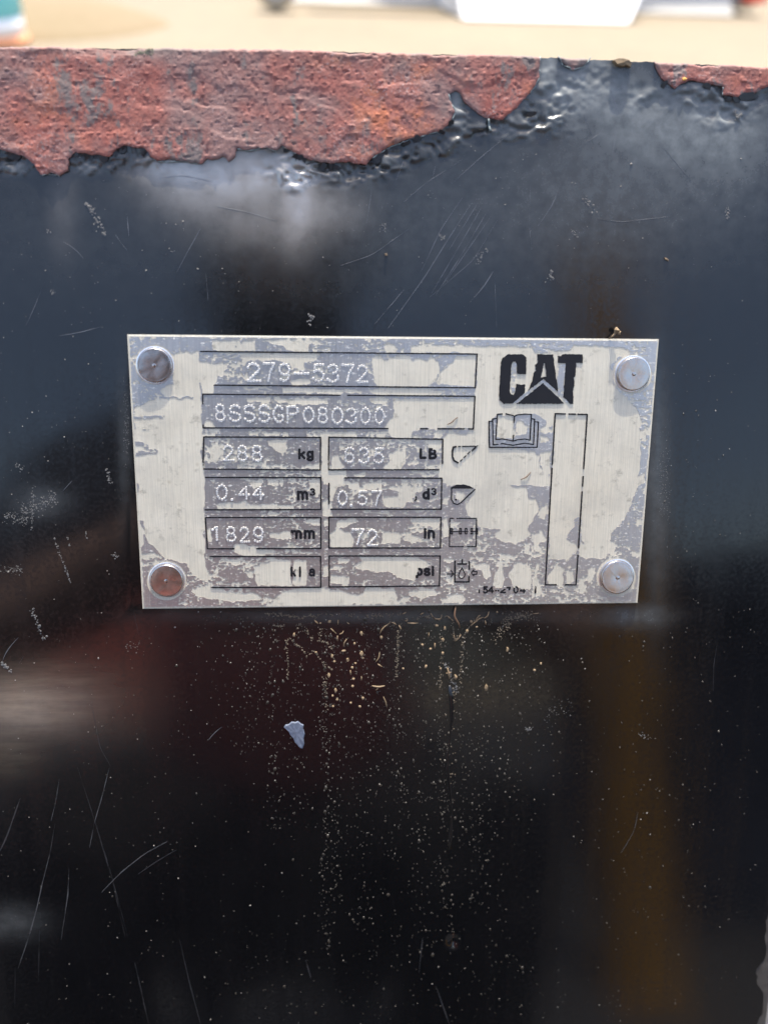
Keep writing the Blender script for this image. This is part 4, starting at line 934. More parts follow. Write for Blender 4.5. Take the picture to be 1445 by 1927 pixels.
tag(symbol('pressure_symbol', [([Z(5, [(1167,782),(1167,946),(1278,946),(1279,905)]), Z(5, [(1281,785),(1281,845)])], 2.9), ([Z(5, [(1225,768),(1225,803)])], 2.6), ([Z(5, [(1190,803),(1260,803)])], 3.0),
    ([drop, Z(5, [(1103,882),(1150,882)]), Z(5, [(1136,855),(1155,881),(1136,906)]), Z(5, [(1341,863),(1316,863),(1316,850),(1297,875),(1316,897),(1316,886),(1341,886),(1341,863)])], 1.9)]), 'oil pressure symbol')

# stamped dot characters: each dot a little crater punched in the metal
def crater(V, F, x, y, r, n=9, squash=1.0):
    b = len(V)
    prof = [(1.02, -0.00002), (0.90, 0.00019), (0.72, 0.00022), (0.42, 0.00006), (0.0, -0.00003)]
    for k, (q, z) in enumerate(prof[:-1]):
        for j in range(n):
            a = 2 * PI * j / n
            V.append((x + r * q * math.cos(a), y + r * q * math.sin(a) * squash, z))
    V.append((x, y, prof[-1][1]))
    for k in range(3):
        for j in range(n):
            F[0].append((b + k * n + j, b + k * n + (j + 1) % n, b + (k + 1) * n + (j + 1) % n, b + (k + 1) * n + j))
    for j in range(n): F[1].append((b + 3 * n + j, b + 3 * n + (j + 1) % n, b + 4 * n))
STAMP = {}
def stamp_mesh(ch, w, h):
    if (ch) in STAMP: return STAMP[ch]
    V = []; F = ([], [])
    pitch = 0.00084; r = 0.00038
    done = []
    for l in GLYPH[ch]:
        P = np.array([((p[0] - 0.5) * w, (p[1] - 0.5) * h) for p in l])
        if len(P) == 1: pts = [P[0]]
        else:
            d = np.concatenate([[0], np.cumsum(np.hypot(*(P[1:] - P[:-1]).T))])
            m = max(2, int(round(d[-1] / pitch)) + 1)
            s = np.linspace(0, d[-1], m); pts = np.stack([np.interp(s, d, P[:, 0]), np.interp(s, d, P[:, 1])], 1)
        for x, y in pts:
            if any((x - a) ** 2 + (y - b) ** 2 < (pitch * 0.55) ** 2 for a, b in done): continue
            done.append((x, y)); crater(V, F, x + random.gauss(0, 0.00004), y + random.gauss(0, 0.00004), r * random.uniform(0.9, 1.08))
    me = mesh_np('stamped_digit', np.array(V), [np.array(F[0]), np.array(F[1])], True)
    me.materials.append(M['stamp'])
    STAMP[ch] = me
    return me
def stamp_row(items):
    for ch, x0, y0, x1, y1 in items:
        cx, cy = (x0 + x1) / 2, (y0 + y1) / 2
        X, Y = (float(a) for a in uv(cx, cy)); p = px1(cx, cy)
        o = link('stamped_digit', stamp_mesh(ch, (0.0031 if ch not in '.' else 0.001), 0.00455), None, plate)
        o.location = (X, Y, PT + 0.00006)
        k = (x1 - x0 - 6) * p / 0.0031 if ch not in '.1' else 1.0
        o.scale = (max(0.75, min(1.25, k)), (y1 - y0 - 6) * p / 0.00455, 1.0)
stamp_row([('2', 464, 681, 493, 719), ('7', 495, 681, 520, 719), ('9', 523, 682, 549, 719), ('-', 553, 682, 583, 720), ('5', 587, 683, 613, 720), ('3', 614, 684, 640, 721), ('7', 642, 684, 668, 721), ('2', 670, 685, 694, 721)])
def b1(a, b, t, c): return (390 + a / 8.03, 740 + t / 8.03, 390 + b / 8.03, 740 + c / 8.03)
def b2(a, b, t, c): return (560 + a / 8.03, 740 + t / 8.03, 560 + b / 8.03, 740 + c / 8.03)
stamp_row([('8', *b1(112, 300, 145, 435)), ('S', *b1(325, 535, 155, 440)), ('S', *b1(545, 750, 155, 445)), ('S', *b1(765, 970, 155, 450)), ('G', *b1(985, 1190, 165, 455)), ('P', *b1(1195, 1400, 170, 455)), ('0', *b2(70, 270, 190, 460)), ('8', *b2(285, 475, 190, 465)),
           ('0', *b2(500, 705, 195, 475)), ('3', *b2(715, 910, 205, 470)), ('0', *b2(930, 1115, 200, 475)), ('0', *b2(1145, 1325, 205, 475))])
def b3(ch, a, b, t, c): return (ch, 390 + a / 6.568, 820 + t / 6.568, 390 + b / 6.568, 820 + c / 6.568)
def b4(ch, a, b, t, c): return (ch, 620 + a / 6.568, 820 + t / 6.568, 620 + b / 6.568, 820 + c / 6.568)
stamp_row([b3('2', 195, 350, 95, 315), b3('8', 365, 520, 98, 320), b3('8', 540, 700, 100, 325), b3('0', 110, 270, 580, 800), b3('.', 290, 335, 580, 805), b3('4', 380, 540, 590, 790), b3('4', 555, 715, 590, 795)])
stamp_row([b4('6', 170, 320, 120, 345), b4('3', 350, 505, 125, 350), b4('5', 535, 685, 130, 350), b4('0', 88, 235, 655, 865), b4('.', 245, 290, 650, 875), b4('5', 335, 480, 655, 865), b4('7', 510, 655, 655, 865)])
def c4(ch, a, b, t, c): ox, oy, s = R[4]; return (ch, ox + a / s, oy + t / s, ox + b / s, oy + c / s)
def c5(ch, a, b, t, c): ox, oy, s = R[5]; return (ch, ox + a / s, oy + t / s, ox + b / s, oy + c / s)
stamp_row([c4('1', 655, 715, 418, 532), c4('8', 738, 822, 422, 542), c4('2', 832, 912, 424, 545), c4('9', 922, 1008, 424, 546), c5('7', 345, 455, 515, 662), c5('2', 462, 562, 520, 668)])

# rivets
def rivet(cx, cy, rpx, tilt=(0, 0), rough=False):
    X, Y = (float(a) for a in uv(cx, cy)); r = rpx * px1(cx, cy)
    V, F = lathe_np([(r * 1.0, -0.0001), (r * 1.0, 0.0008), (r * 0.992, 0.00095), (r * 0.97, 0.00106), (r * 0.945, 0.0011), (r * 0.90, 0.00110), (r * 0.88, 0.001093), (r * 0.86, 0.00110), (r * 0.60, 0.001103), (r * 0.30, 0.0011), (r * 0.22, 0.001085), (r * 0.10, 0.00108)], 64)
    ang = np.arctan2(V[:, 1], V[:, 0]); rad = np.hypot(V[:, 0], V[:, 1])
    V[:, 2] += np.where(V[:, 2] > 0.0009, 0.00008 * (fbm(V[:, 0] * 500, V[:, 1] * 500, int(cx), 3) - 0.5) + (V[:, 0] * tilt[0] + V[:, 1] * tilt[1]), 0)
    me = mesh_np('rivet', V, [F]); o = link('rivet', me, M['rivet'], plate); o.location = (X, Y, PT)
    V, F = lathe_np([(r * 0.13, 0.00106), (r * 0.10, 0.00113), (r * 0.05, 0.00116), (r * 0.005, 0.00117)], 24)
    V[:, 2] += V[:, 0] * tilt[0] + V[:, 1] * tilt[1]
    link('pin_mark', mesh_np('pin_mark', V, [F]), M['rivet'], o)
    # swaged collar of metal round the head
    V, F = lathe_np([(r * 1.12, -0.00005), (r * 1.07, 0.00006), (r * 1.01, 0.00009), (r * 0.99, 0.0)], 48)
    link('swage_ring', mesh_np('swage_ring', V, [F]), M['plate_edge'], o)
    return o
rivet(294, 687, 32.5, (-0.05, 0.02)); rivet(1187, 703, 30.5, (-0.02, 0.03)); rivet(316, 1089, 31.5, (0.02, -0.01)); rivet(1157, 1083, 30.5, (-0.02, -0.06))

# ------------------------------------------------------------------ loose bits lying on the panel
def chip_obj(name, px, zh, mat, label, cat, group=None, ztop=0.0):
    """flat flake with an outline traced in pixels, its own thickness and an uneven top"""
    P = np.array([[float(a) for a in uv(x, y)] for x, y in px]); c = P.mean(0)
    bm = bmesh.new()
    lo = [bm.verts.new((p[0] - c[0], p[1] - c[1], 0)) for p in P]
    hi = [bm.verts.new((0.9 * (p[0] - c[0]), 0.9 * (p[1] - c[1]), zh * random.uniform(0.7, 1.2))) for p in P]
    mid = bm.verts.new((0, 0, zh * 1.15))
    n = len(P)
    for k in range(n):
        bm.faces.new((lo[k], lo[(k + 1) % n], hi[(k + 1) % n], hi[k])); bm.faces.new((hi[k], hi[(k + 1) % n], mid))
    bm.faces.new(lo[::-1])
    o = bm_obj(name, bm, mat)
    mid_ = np.mean(np.array(px, float), 0); zb = float(paint_z(*mid_)[0])
    o.matrix_world = PAN @ Matrix.Translation((c[0], c[1], zb - 0.00005 + (ztop if ztop > 0.00025 else 0)))
    return tag(o, label, cat, group)
chip_obj('paint_flake', [(534, 1368), (537, 1363), (543, 1362), (549, 1357), (556, 1358), (561, 1356), (567, 1361), (572, 1363), (571, 1370), (574, 1380), (572, 1390), (573, 1400), (570, 1409), (565, 1408), (560, 1402), (555, 1397), (552, 1389), (546, 1383), (543, 1376)], 0.00035, M['blue_chip'], 'pale blue grey paint flake stuck to the black panel below the nameplate', 'paint flake', ztop=0.0002)
chip_obj('dirt_clod', [(1150, 115), (1158, 112), (1170, 113), (1180, 116), (1187, 122), (1184, 129), (1176, 125), (1168, 128), (1156, 124)], 0.0012, M['clod'], 'tan dirt clod stuck at the top edge of the panel, right of the green patch', 'dirt', ztop=0.0003)
chip_obj('dirt_clod', [(1280, 148), (1286, 146), (1290, 150), (1286, 154), (1281, 153)], 0.0008, plain('orange_dirt', (0.55, 0.27, 0.06), 0.8), 'small orange crumb on the lower edge of the right rust patch', 'dirt', ztop=0.0004)
chip_obj('seed_husk', [(1249, 484), (1252, 485), (1258, 490), (1256, 492), (1250, 488)], 0.0005, M['straw'], 'tiny straw coloured husk on bare paint above the logo corner of the nameplate', 'husk', ztop=0.0002)
chip_obj('dirt_clod', [(723, 477), (728, 476), (729, 481), (725, 482)], 0.0006, M['straw'], 'single pale crumb on the black paint above the middle of the nameplate', 'dirt', ztop=0.0002)
def curved(name, pts, r, mat, label, cat, group=None, z=0.0004, lift=0.0003):
    P = np.array([[float(a) for a in uv(x, y)] for x, y in pts]); c = P.mean(0)
    n = 9
    d = np.concatenate([[0], np.cumsum(np.hypot(*(P[1:] - P[:-1]).T))]); s = np.linspace(0, d[-1], n)
    x = np.interp(s, d, P[:, 0]) - c[0]; y = np.interp(s, d, P[:, 1]) - c[1]
    for _ in range(2):
        x[1:-1] = (x[:-2] + 2 * x[1:-1] + x[2:]) / 4; y[1:-1] = (y[:-2] + 2 * y[1:-1] + y[2:]) / 4
    bm = bmesh.new()
    tube(bm, [(x[k], y[k], lift * math.sin(PI * k / (n - 1))) for k in range(n)], [r * (0.45 + 0.6 * math.sin(PI * (k + 0.6) / n)) for k in range(n)], 6)
    o = bm_obj(name, bm, mat, None, True); o.matrix_world = PAN @ Matrix.Translation((c[0], c[1], z))
    return tag(o, label, cat, group)
curved('root_thread', [A8(600, 0), A8(600, 40), A8(575, 70), A8(590, 110), A8(630, 155), A8(642, 205)], 0.00030, M['thread'], 'thin brown root hanging from the bottom edge of the nameplate', 'root', z=0.0007, lift=0.0006)
# withered leaf scrap on the top edge of the plate
lf = empty('leaf_scrap', PAN @ Matrix.Translation((*[float(a) for a in uv(1154, 624)], 0.0014)), 'withered brown leaf scrap standing on the top edge of the nameplate near its logo', 'leaf')
def loc_px(x, y, z=0.0): a = uv(x, y); b = uv(1154, 624); return (float(a[0] - b[0]), float(a[1] - b[1]), z)
bm = bmesh.new(); tube(bm, [loc_px(1143, 637, -0.0003), loc_px(1149, 632, 0.0002), loc_px(1153, 626, 0.0006)], [0.00022, 0.00028, 0.00035], 6); bm_obj('stem', bm, M['straw'], lf, True)
bm = bmesh.new()
tube(bm, [loc_px(1152, 628, 0.0005), loc_px(1155, 621, 0.0010), loc_px(1154, 616, 0.0006)], [0.0003, 0.0008, 0.00025], 5); tube(bm, [loc_px(1154, 622, 0.0008), loc_px(1159, 626, 0.0010), loc_px(1160, 629, 0.0008)], [0.0004, 0.0006, 0.0002], 5); bm_obj('blade', bm, M['clod'], lf)
# two fibres on the plate
curved('fibre', [Z(2, [(1105, 798)])[0], Z(2, [(1140, 785)])[0], Z(2, [(1165, 755)])[0], Z(2, [(1190, 740)])[0]], 0.00013, M['thread'], 'hair thin dark fibre lying in the second long field of the nameplate', 'fibre', z=PT + 0.0001, lift=0.0002)
curved('fibre', [Z(3, [(372, 1106)])[0], Z(3, [(410, 1090)])[0], Z(3, [(444, 1052)])[0]], 0.00013, M['thread'], 'hair thin fibre on the bare patch under the book symbol', 'fibre', z=PT + 0.0001, lift=0.0002)
# straw bits and dirt clods just below the plate
STRAW = [(7, [(510, 145), (530, 165), (550, 185)], 2), (7, [(757, 145), (758, 195)], 1.4), (7, [(850, 170), (875, 190)], 1.2), (7, [(680, 235), (715, 265), (740, 290)], 1.5), (7, [(770, 295), (800, 285), (815, 260)], 1.5), (7, [(750, 310), (752, 365)], 1.6), (7, [(815, 425), (822, 380), (848, 345)], 1.7),
         (7, [(1195, 290), (1215, 240), (1255, 205), (1290, 185)], 1.8), (7, [(1315, 170), (1345, 180), (1370, 200)], 1.6), (7, [(1395, 200), (1415, 245)], 1.7), (7, [(1190, 490), (1185, 540), (1150, 585)], 1.6), (7, [(1170, 605), (1215, 635)], 1.8), (7, [(1110, 835), (1180, 845), (1245, 835)], 2.2), (7, [(1150, 880), (1180, 850)], 1.6),
         (7, [(1230, 950), (1255, 1000), (1265, 1060)], 1.4), (7, [(885, 670), (890, 720)], 1.8), (7, [(1000, 735), (1003, 775)], 1.6), (8, [(90, 78), (122, 60)], 1.6), (8, [(262, 82), (292, 66)], 1.7), (8, [(135, 165), (240, 168)], 2.0), (8, [(52, 185), (78, 230)], 1.8), (8, [(365, 70), (385, 120), (430, 130), (465, 130), (470, 90)], 1.6),
         (8, [(800, 135), (820, 100), (845, 90)], 1.7), (8, [(745, 195), (800, 150), (830, 120), (870, 112)], 1.6), (8, [(880, 120), (915, 95), (925, 55)], 1.8), (8, [(890, 140), (897, 180)], 1.7), (8, [(402, 360), (402, 415)], 1.9), (8, [(600, 345), (630, 315), (655, 280)], 1.5), (8, [(585, 280), (600, 345)], 1.5), (8, [(345, 260), (342, 300)], 1.4), (8, [(1355, 75), (1410, 68)], 1.3),
         (8, [(520, 95), (560, 125), (580, 150)], 1.4), (8, [(525, 600), (535, 650), (545, 705)], 2.6), (8, [(510, 652), (535, 650), (560, 645)], 2.0)]
def below(x):
    for lim, t in ((560, 'the millimetre figure'), (600, 'the printed mm'), (640, 'the column gap'), (690, 'the number 72'), (760, 'the bare psi patch'), (810, 'the printed psi'), (850, 'the width symbol'), (885, 'the pressure symbol'), (940, 'the part number'), (2000, 'the book symbol')):
        if x < lim: return t
def depth(y):
    return 'close under' if y < 1165 else ('just under' if y < 1190 else ('below' if y < 1225 else 'far below'))
USED = {}
def own_label(text):
    USED[text] = USED.get(text, 0) + 1
    return text
for r, pts, w in STRAW:
    f = A7 if r == 7 else A8
    q = [f(*p) for p in pts]; mx, my = sum(p[0] for p in q) / len(q), sum(p[1] for p in q) / len(q)
    dx, dy = q[-1][0] - q[0][0], q[-1][1] - q[0][1]
    ori = 'upright' if abs(dy) > 2.2 * abs(dx) else ('level' if abs(dx) > 2.2 * abs(dy) else ('rising' if dx * dy < 0 else 'falling'))
    shp = 'straight' if len(q) == 2 else 'curved'
    siz = 'long' if math.hypot(dx, dy) > 14 else 'short'
    curved('straw_bit', q, w * 0.00011, M['straw'], own_label('%s %s %s straw bit %s the plate beneath %s' % (siz, shp, ori, depth(my), below(mx))), 'straw', 'straw bits stuck below the nameplate', float(paint_z(mx, my)[0]) + w * 0.00006, 0.0002)
CLOD = [(7, 300, 300, 5), (7, 670, 165, 4), (7, 572, 182, 3), (7, 1000, 285, 4.5), (7, 930, 395, 3.5), (7, 815, 472, 4), (7, 695, 525, 4.5), (7, 718, 580, 4), (7, 855, 565, 4.5), (7, 940, 600, 3.5), (7, 1003, 500, 5.5), (7, 1010, 545, 3), (7, 905, 645, 4), (7, 920, 765, 4), (7, 660, 720, 5), (7, 910, 840, 4), (7, 730, 880, 4.5), (7, 700, 940, 3.5), (7, 745, 980, 3.5), (7, 705, 1050, 3.5), (7, 985, 1055, 4), (7, 1015, 965, 3.5), (7, 1208, 330, 4.5), (7, 890, 1015, 3.5), (7, 525, 485, 3.5),
        (8, 500, 215, 4.5), (8, 420, 190, 4), (8, 480, 330, 4.5), (8, 480, 460, 4.5), (8, 755, 155, 4), (8, 810, 205, 4), (8, 715, 245, 4), (8, 360, 420, 3.5), (8, 315, 590, 4), (8, 1105, 420, 5), (8, 900, 790, 6.5), (8, 1370, 625, 3.5), (8, 1430, 560, 4), (8, 125, 140, 4), (8, 1005, 60, 3), (8, 95, 610, 3), (8, 280, 380, 3.5), (8, 460, 610, 3.5), (8, 600, 690, 6)]
def tell_apart(kind):
    seen = {}
    for o in list(C.objects):
        if o.name.split('.')[0] == kind: seen.setdefault(o['label'], []).append(o)
    for lab, obs in seen.items():
        if len(obs) < 2: continue
        obs.sort(key=lambda o: o.matrix_world.translation.x)
        words = ['leftmost', 'rightmost'] if len(obs) == 2 else ['leftmost'] + ['middle'] * (len(obs) - 2) + ['rightmost']
        for w, o in zip(words, obs): o['label'] = w + ' ' + lab
tell_apart('straw_bit')
SMALL = []
for r, x, y, s in CLOD:
    f = A7 if r == 7 else A8
    cx, cy = f(x, y); a0 = random.random() * 6.28
    if s < 4.4:
        SMALL.append((cx, cy, s * 0.8)); continue
    px = [(cx + 0.8 * s * random.uniform(0.5, 1.2) * math.cos(a0 + k * 6.28 / 7) * 0.8, cy + s * random.uniform(0.6, 1.1) * math.sin(a0 + k * 6.28 / 7)) for k in range(7)][::-1]
    chip_obj('mud_clod', px, s * 0.000145 * 0.8, M['clod'], own_label('%s tan mud crumb %s the plate, beneath %s' % ('large' if s > 5 else 'small', depth(cy), below(cx))), 'mud crumb', 'mud crumbs stuck below the nameplate', 0.0001)
tell_apart('mud_clod')
SM = np.array(SMALL)
tag(link('mud_crumb', bumps('mud_crumb', SM[:, :2], SM[:, 2], RNG.uniform(0.7, 1.4, len(SM)), np.full(len(SM), 0.9), RNG.random(len(SM)) * 6.28, 7, 0.0, False), M['clod'], panel), kind='stuff')

# ------------------------------------------------------------------ what lies beyond the panel
gt = NT('sandy_ground')
a = gt.noise(0.9, 5, 0.6); b = gt.noise(9, 6, 0.65); c_ = gt.noise(60, 4)
col = gt.mix(a, (0.135, 0.108, 0.070), (0.195, 0.165, 0.115))
col = gt.mix(gt.ramp(b, [(0.4, 0.0), (0.7, 0.5)]), col, (0.22, 0.175, 0.11))
gt.set(Base_Color=col, Roughness=0.95)
gt.bump(gt.math('ADD', b, gt.math('MULTIPLY', c_, 0.3)), 0.5, 0.02)
bm = bmesh.new()
n = 60
grid = [[None] * (n + 1) for _ in range(n + 1)]
cs = np.sign(np.linspace(-1, 1, n + 1)) * np.abs(np.linspace(-1, 1, n + 1)) ** 3 * 600
for i in range(n + 1):
    for j in range(n + 1):
        x, y = cs[i], cs[j]
        z = 0.03 * (float(vn(np.array(x / 1.7), np.array(y / 1.7), 3)) - 0.5) if max(abs(x), abs(y)) < 12 else 0.0
        grid[i][j] = bm.verts.new((x, y, z - 0.02))
for i in range(n):
    for j in range(n):
        bm.faces.new((grid[i][j], grid[i + 1][j], grid[i + 1][j + 1], grid[i][j + 1]))
tag(bm_obj('ground', bm, gt.m, None, True), kind='structure')
at_ = NT('dark_pad')
at_.set(Base_Color=at_.mix(at_.noise(60, 6, 0.7), (0.022, 0.022, 0.024), (0.05, 0.05, 0.052)), Roughness=0.9)
at_.bump(at_.noise(300, 4), 0.5, 0.004)
bm = bmesh.new(); bm_box(bm, -9.0, 9.0, -9.0, 1.6, -0.12, 0.0); tag(bm_obj('added_dark_pad', bm, at_.m), kind='structure')  # unseen dark pad, added to keep the mirrored ground black
sm = NT('damp_sand')
sm.set(Base_Color=sm.mix(sm.noise(12, 5), (0.15, 0.112, 0.06), (0.19, 0.145, 0.085)), Roughness=0.95)
bm = bmesh.new()
nr, na = 14, 40
ctr = bm.verts.new((0, 0, 0.16)); prev = None
for i in range(1, nr + 1):
    r = i / nr
    ring = [bm.verts.new((0.75 * r * math.cos(k * 2 * PI / na) * (1 + 0.06 * math.sin(3 * k * 2 * PI / na)), 0.85 * r * math.sin(k * 2 * PI / na), 0.16 * (1 - r * r) ** 1.3 - 0.03 * (i == nr) + 0.008 * random.random())) for k in range(na)]
    for k in range(na):
        if prev is None: bm.faces.new((ctr, ring[k], ring[(k + 1) % na]))
        else: bm.faces.new((prev[k], ring[k], ring[(k + 1) % na], prev[(k + 1) % na]))
    prev = ring
mo = bm_obj('sand_mound', bm, sm.m, None, True); mo.location = (-1.80, 6.1, -0.015); tag(mo, kind='structure')

M['white'] = plain('white_vehicle_paint', (0.80, 0.80, 0.79), 0.35, 0, 0.03, 3)
M['silver'] = plain('silver_vehicle_paint', (0.72, 0.72, 0.71), 0.4, 0.1, 0.05, 3)
M['tyre'] = plain('dusty_tyre', (0.42, 0.36, 0.27), 0.85, 0, 0.3, 14, 0.3)
M['rim'] = plain('wheel_metal', (0.5, 0.48, 0.45), 0.4, 0.7, 0.1, 10)
M['glass'] = plain('dark_vehicle_glass', (0.02, 0.025, 0.03), 0.08, 0, 0.1, 4)
M['red'] = plain('red_lamp_lens', (0.85, 0.16, 0.10), 0.25, 0, 0.1, 20)
M['teal'] = plain('teal_plastic', (0.16, 0.58, 0.66), 0.45, 0, 0.08, 8)
M['orange'] = plain('orange_plastic', (0.80, 0.34, 0.16), 0.5, 0, 0.08, 8)
M['grey_plastic'] = plain('grey_plastic', (0.34, 0.33, 0.30), 0.6, 0, 0.1, 8)

def T(x, y, z, rz=0.0): return Matrix.Translation((x, y, z)) @ Matrix.Rotation(rz, 4, 'Z')
def extrude_profile(name, prof, y0, y1, mat, parent, bev=0.02):
    bm = bmesh.new()
    a = [bm.verts.new((x, y0, z)) for x, z in prof]; b = [bm.verts.new((x, y1, z)) for x, z in prof]
    bm.faces.new(a); bm.faces.new(b[::-1])
    for k in range(len(prof)): bm.faces.new((a[k], b[k], b[(k + 1) % len(prof)], a[(k + 1) % len(prof)]))
    bmesh.ops.recalc_face_normals(bm, faces=bm.faces)
    if bev: bmesh.ops.bevel(bm, geom=list(bm.edges), offset=bev, segments=2, affect='EDGES')
    return bm_obj(name, bm, mat, parent)
def wheel(parent, x, y, r, w):
    V, F = lathe_np([(0.45 * r, -w / 2), (0.95 * r, -w / 2), (r, -w * 0.35), (r, w * 0.35), (0.95 * r, w / 2), (0.45 * r, w / 2)], 28)
    o = link('wheel', mesh_np('wheel', V, [F]), M['tyre'], parent)
    o.matrix_local = Matrix.Translation((x, y, r)) @ Matrix.Rotation(PI / 2, 4, 'X')
    V, F = lathe_np([(0.6 * r, -w * 0.45), (0.5 * r, -w * 0.2), (0.2 * r, -w * 0.3), (0.02 * r, -w * 0.35), (0.02 * r, w * 0.35), (0.2 * r, w * 0.3), (0.5 * r, w * 0.2), (0.6 * r, w * 0.45)], 24)
    link('rim', mesh_np('rim', V, [F]), M['rim'], o)
# white flatbed trailer with a low white side box
tr = empty('white_trailer', T(0, 7.0, -0.01, 0.10), 'long low white trailer parked on the sand beyond the top edge of the sheet', 'trailer')
def slanted(name, prof, yb, yt, depth, mat, parent):
    """prof (x, z) in front view; the front leans back from y=yb at the foot to y=yt at the top"""
    z0 = min(p[1] for p in prof); z1 = max(p[1] for p in prof)
    bm = bmesh.new()
    a = [bm.verts.new((x, yb + (yt - yb) * (z - z0) / (z1 - z0), z)) for x, z in prof]; c = [bm.verts.new((x, yt + depth, z)) for x, z in prof]
    bm.faces.new(a); bm.faces.new(c[::-1])
    for k in range(len(prof)): bm.faces.new((a[k], c[k], c[(k + 1) % len(prof)], a[(k + 1) % len(prof)]))
    bmesh.ops.bevel(bm, geom=list(bm.edges), offset=0.01, segments=2, affect='EDGES')
    return bm_obj(name, bm, mat, parent)
slanted('body', [(1.02, 0.0), (2.36, 0.0), (2.60, 0.28), (2.60, 0.42), (1.02, 0.42)], 0.0, 0.50, 1.2, M['white'], tr)
slanted('drawbar', [(-0.12, 0.15), (1.02, 0.19), (1.02, 0.27), (-0.12, 0.24)], 0.30, 0.36, 0.10, M['white'], tr)
wheel(tr, -0.38, 0.35, 0.15, 0.15)
wheel(tr, 1.9, 1.85, 0.17, 0.15)
# silver car
car = empty('silver_car', T(1.62, 8.3, -0.01, 0.03), 'silver car parked behind the white trailer, its red tail lamp showing', 'car')
extrude_profile('body', [(-2.1, 0.03), (2.05, 0.03), (2.15, 0.25), (2.12, 0.85), (1.3, 0.95), (0.6, 1.40), (-0.7, 1.42), (-1.3, 0.95), (-2.1, 0.80), (-2.18, 0.4)], 0.0, 1.7, M['silver'], car, 0.05)
extrude_profile('window', [(1.1, 0.97), (0.55, 1.34), (-0.65, 1.36), (-1.1, 0.97)], -0.012, 1.712, M['glass'], car, 0)
for x in (-1.35, 1.35): wheel(car, x, 0.14, 0.31, 0.2)
for x in (-1.35, 1.35): wheel(car, x, 1.62, 0.31, 0.2)
extrude_profile('bumper', [(1.9, 0.03), (2.24, 0.05), (2.26, 0.46), (1.9, 0.46)], -0.02, 1.72, M['grey_plastic'], car, 0.03)
slanted('sun_wedge', [(-2.0, 0.0), (1.9, 0.0), (1.9, 0.24), (-2.0, 0.24)], -0.30, -0.01, 0.05, M['grey_plastic'], car)  # wedge added along the car so its slope catches the sun
extrude_profile('tail_lamp', [(2.04, 0.09), (2.24, 0.09), (2.24, 0.22), (2.04, 0.22)], -0.16, 0.02, M['red'], car, 0.015)
# teal drum with a white band on an orange foot
dr = empty('plastic_drum', T(-1.96, 5.15, -0.012), 'teal plastic drum with pale band and orange foot standing on the sand', 'drum')
V, F = lathe_np([(0.02, 0), (0.29, 0), (0.295, 0.015), (0.28, 0.042), (0.02, 0.045)], 40); link('foot', mesh_np('foot', V, [F]), M['orange'], dr)
V, F = lathe_np([(0.26, 0.045), (0.275, 0.05), (0.275, 0.125), (0.26, 0.13)], 40); link('band', mesh_np('band', V, [F]), M['white'], dr)
V, F = lathe_np([(0.26, 0.13), (0.28, 0.14), (0.28, 0.5), (0.27, 0.52), (0.28, 0.54), (0.28, 0.83), (0.26, 0.86), (0.02, 0.86)], 40); link('body', mesh_np('body', V, [F]), M['teal'], dr)

# ------------------------------------------------------------------ photographer, and unseen things added for what the glossy paint mirrors
M['shirt'] = plain('dark_blue_cloth', (0.022, 0.026, 0.038), 0.9, 0, 0.15, 30, 0.2)
M['trousers'] = plain('black_cloth', (0.015, 0.015, 0.017), 0.95, 0, 0.2, 40, 0.2)
M['skin'] = plain('skin', (0.45, 0.27, 0.19), 0.5, 0, 0.06, 60)
M['hair'] = plain('dark_hair', (0.02, 0.014, 0.01), 0.5, 0, 0.3, 90)
M['phone'] = plain('black_phone', (0.012, 0.012, 0.014), 0.3, 0, 0.1, 60)
def skinned(name, verts, edges, radii, mat, parent, root=0, sub=1):
    me = bpy.data.meshes.new(name); me.from_pydata(verts, edges, [])
    o = link(name, me, mat, parent)
    md = o.modifiers.new('skin', 'SKIN'); md.use_smooth_shade = True
    if not me.skin_vertices: bpy.context.view_layer.objects.active = o
    for k, r in enumerate(radii):
        sv = me.skin_vertices[0].data[k]; sv.radius = (r, r) if not isinstance(r, tuple) else r; sv.use_root = (k == root)
    s2 = o.modifiers.new('subdivision', 'SUBSURF'); s2.levels = sub; s2.render_levels = sub
    return o
# the phone that takes the picture, just behind the lens
ph = empty('phone', PAN @ m4, 'black phone held up in front of the panel, mirrored dimly in the paint', 'phone')
bm = bmesh.new(); bm_box(bm, -0.060, 0.013, -0.134, 0.014, 0.0025, 0.0105, 0.003); bm_obj('phone_body', bm, M['phone'], ph)
bm = bmesh.new(); bm_box(bm, -0.057, 0.010, -0.131, 0.011, 0.0107, 0.0110); bm_obj('screen', bm, M['glass'], ph)

# photographer, squatting
pr = empty('person', T(0, 0, 0), 'person in maroon shirt, dark jacket and black trousers squatting, mirrored dimly in the paint', 'person')
PMc = PAN @ m4
def pc(x, y, z): return tuple(PMc @ Vector((x, y, z)))
PX0, PY0 = -0.07, -0.80
V = []; E = []; RR = []
def pv(p, r, link_to=None):
    V.append(p); RR.append(r)
    if link_to is not None: E.append((link_to, len(V) - 1))
    return len(V) - 1
pel = pv((PX0, PY0 - 0.10, 0.34), (0.14, 0.11))
sp1 = pv((PX0, PY0 + 0.02, 0.69), (0.14, 0.11), pel); sp2 = pv((PX0, PY0 + 0.03, 0.80), (0.155, 0.115), sp1); nk = pv((PX0, PY0 + 0.08, 0.87), 0.065, sp2)
n2 = pv((PX0, PY0 + 0.12, 0.91), 0.055, nk); hd = pv((PX0, PY0 + 0.17, 0.95), (0.075, 0.09), n2); ht = pv((PX0, PY0 + 0.17, 1.02), (0.07, 0.085), hd); nose = pv((PX0, PY0 + 0.285, 0.955), 0.014, hd)
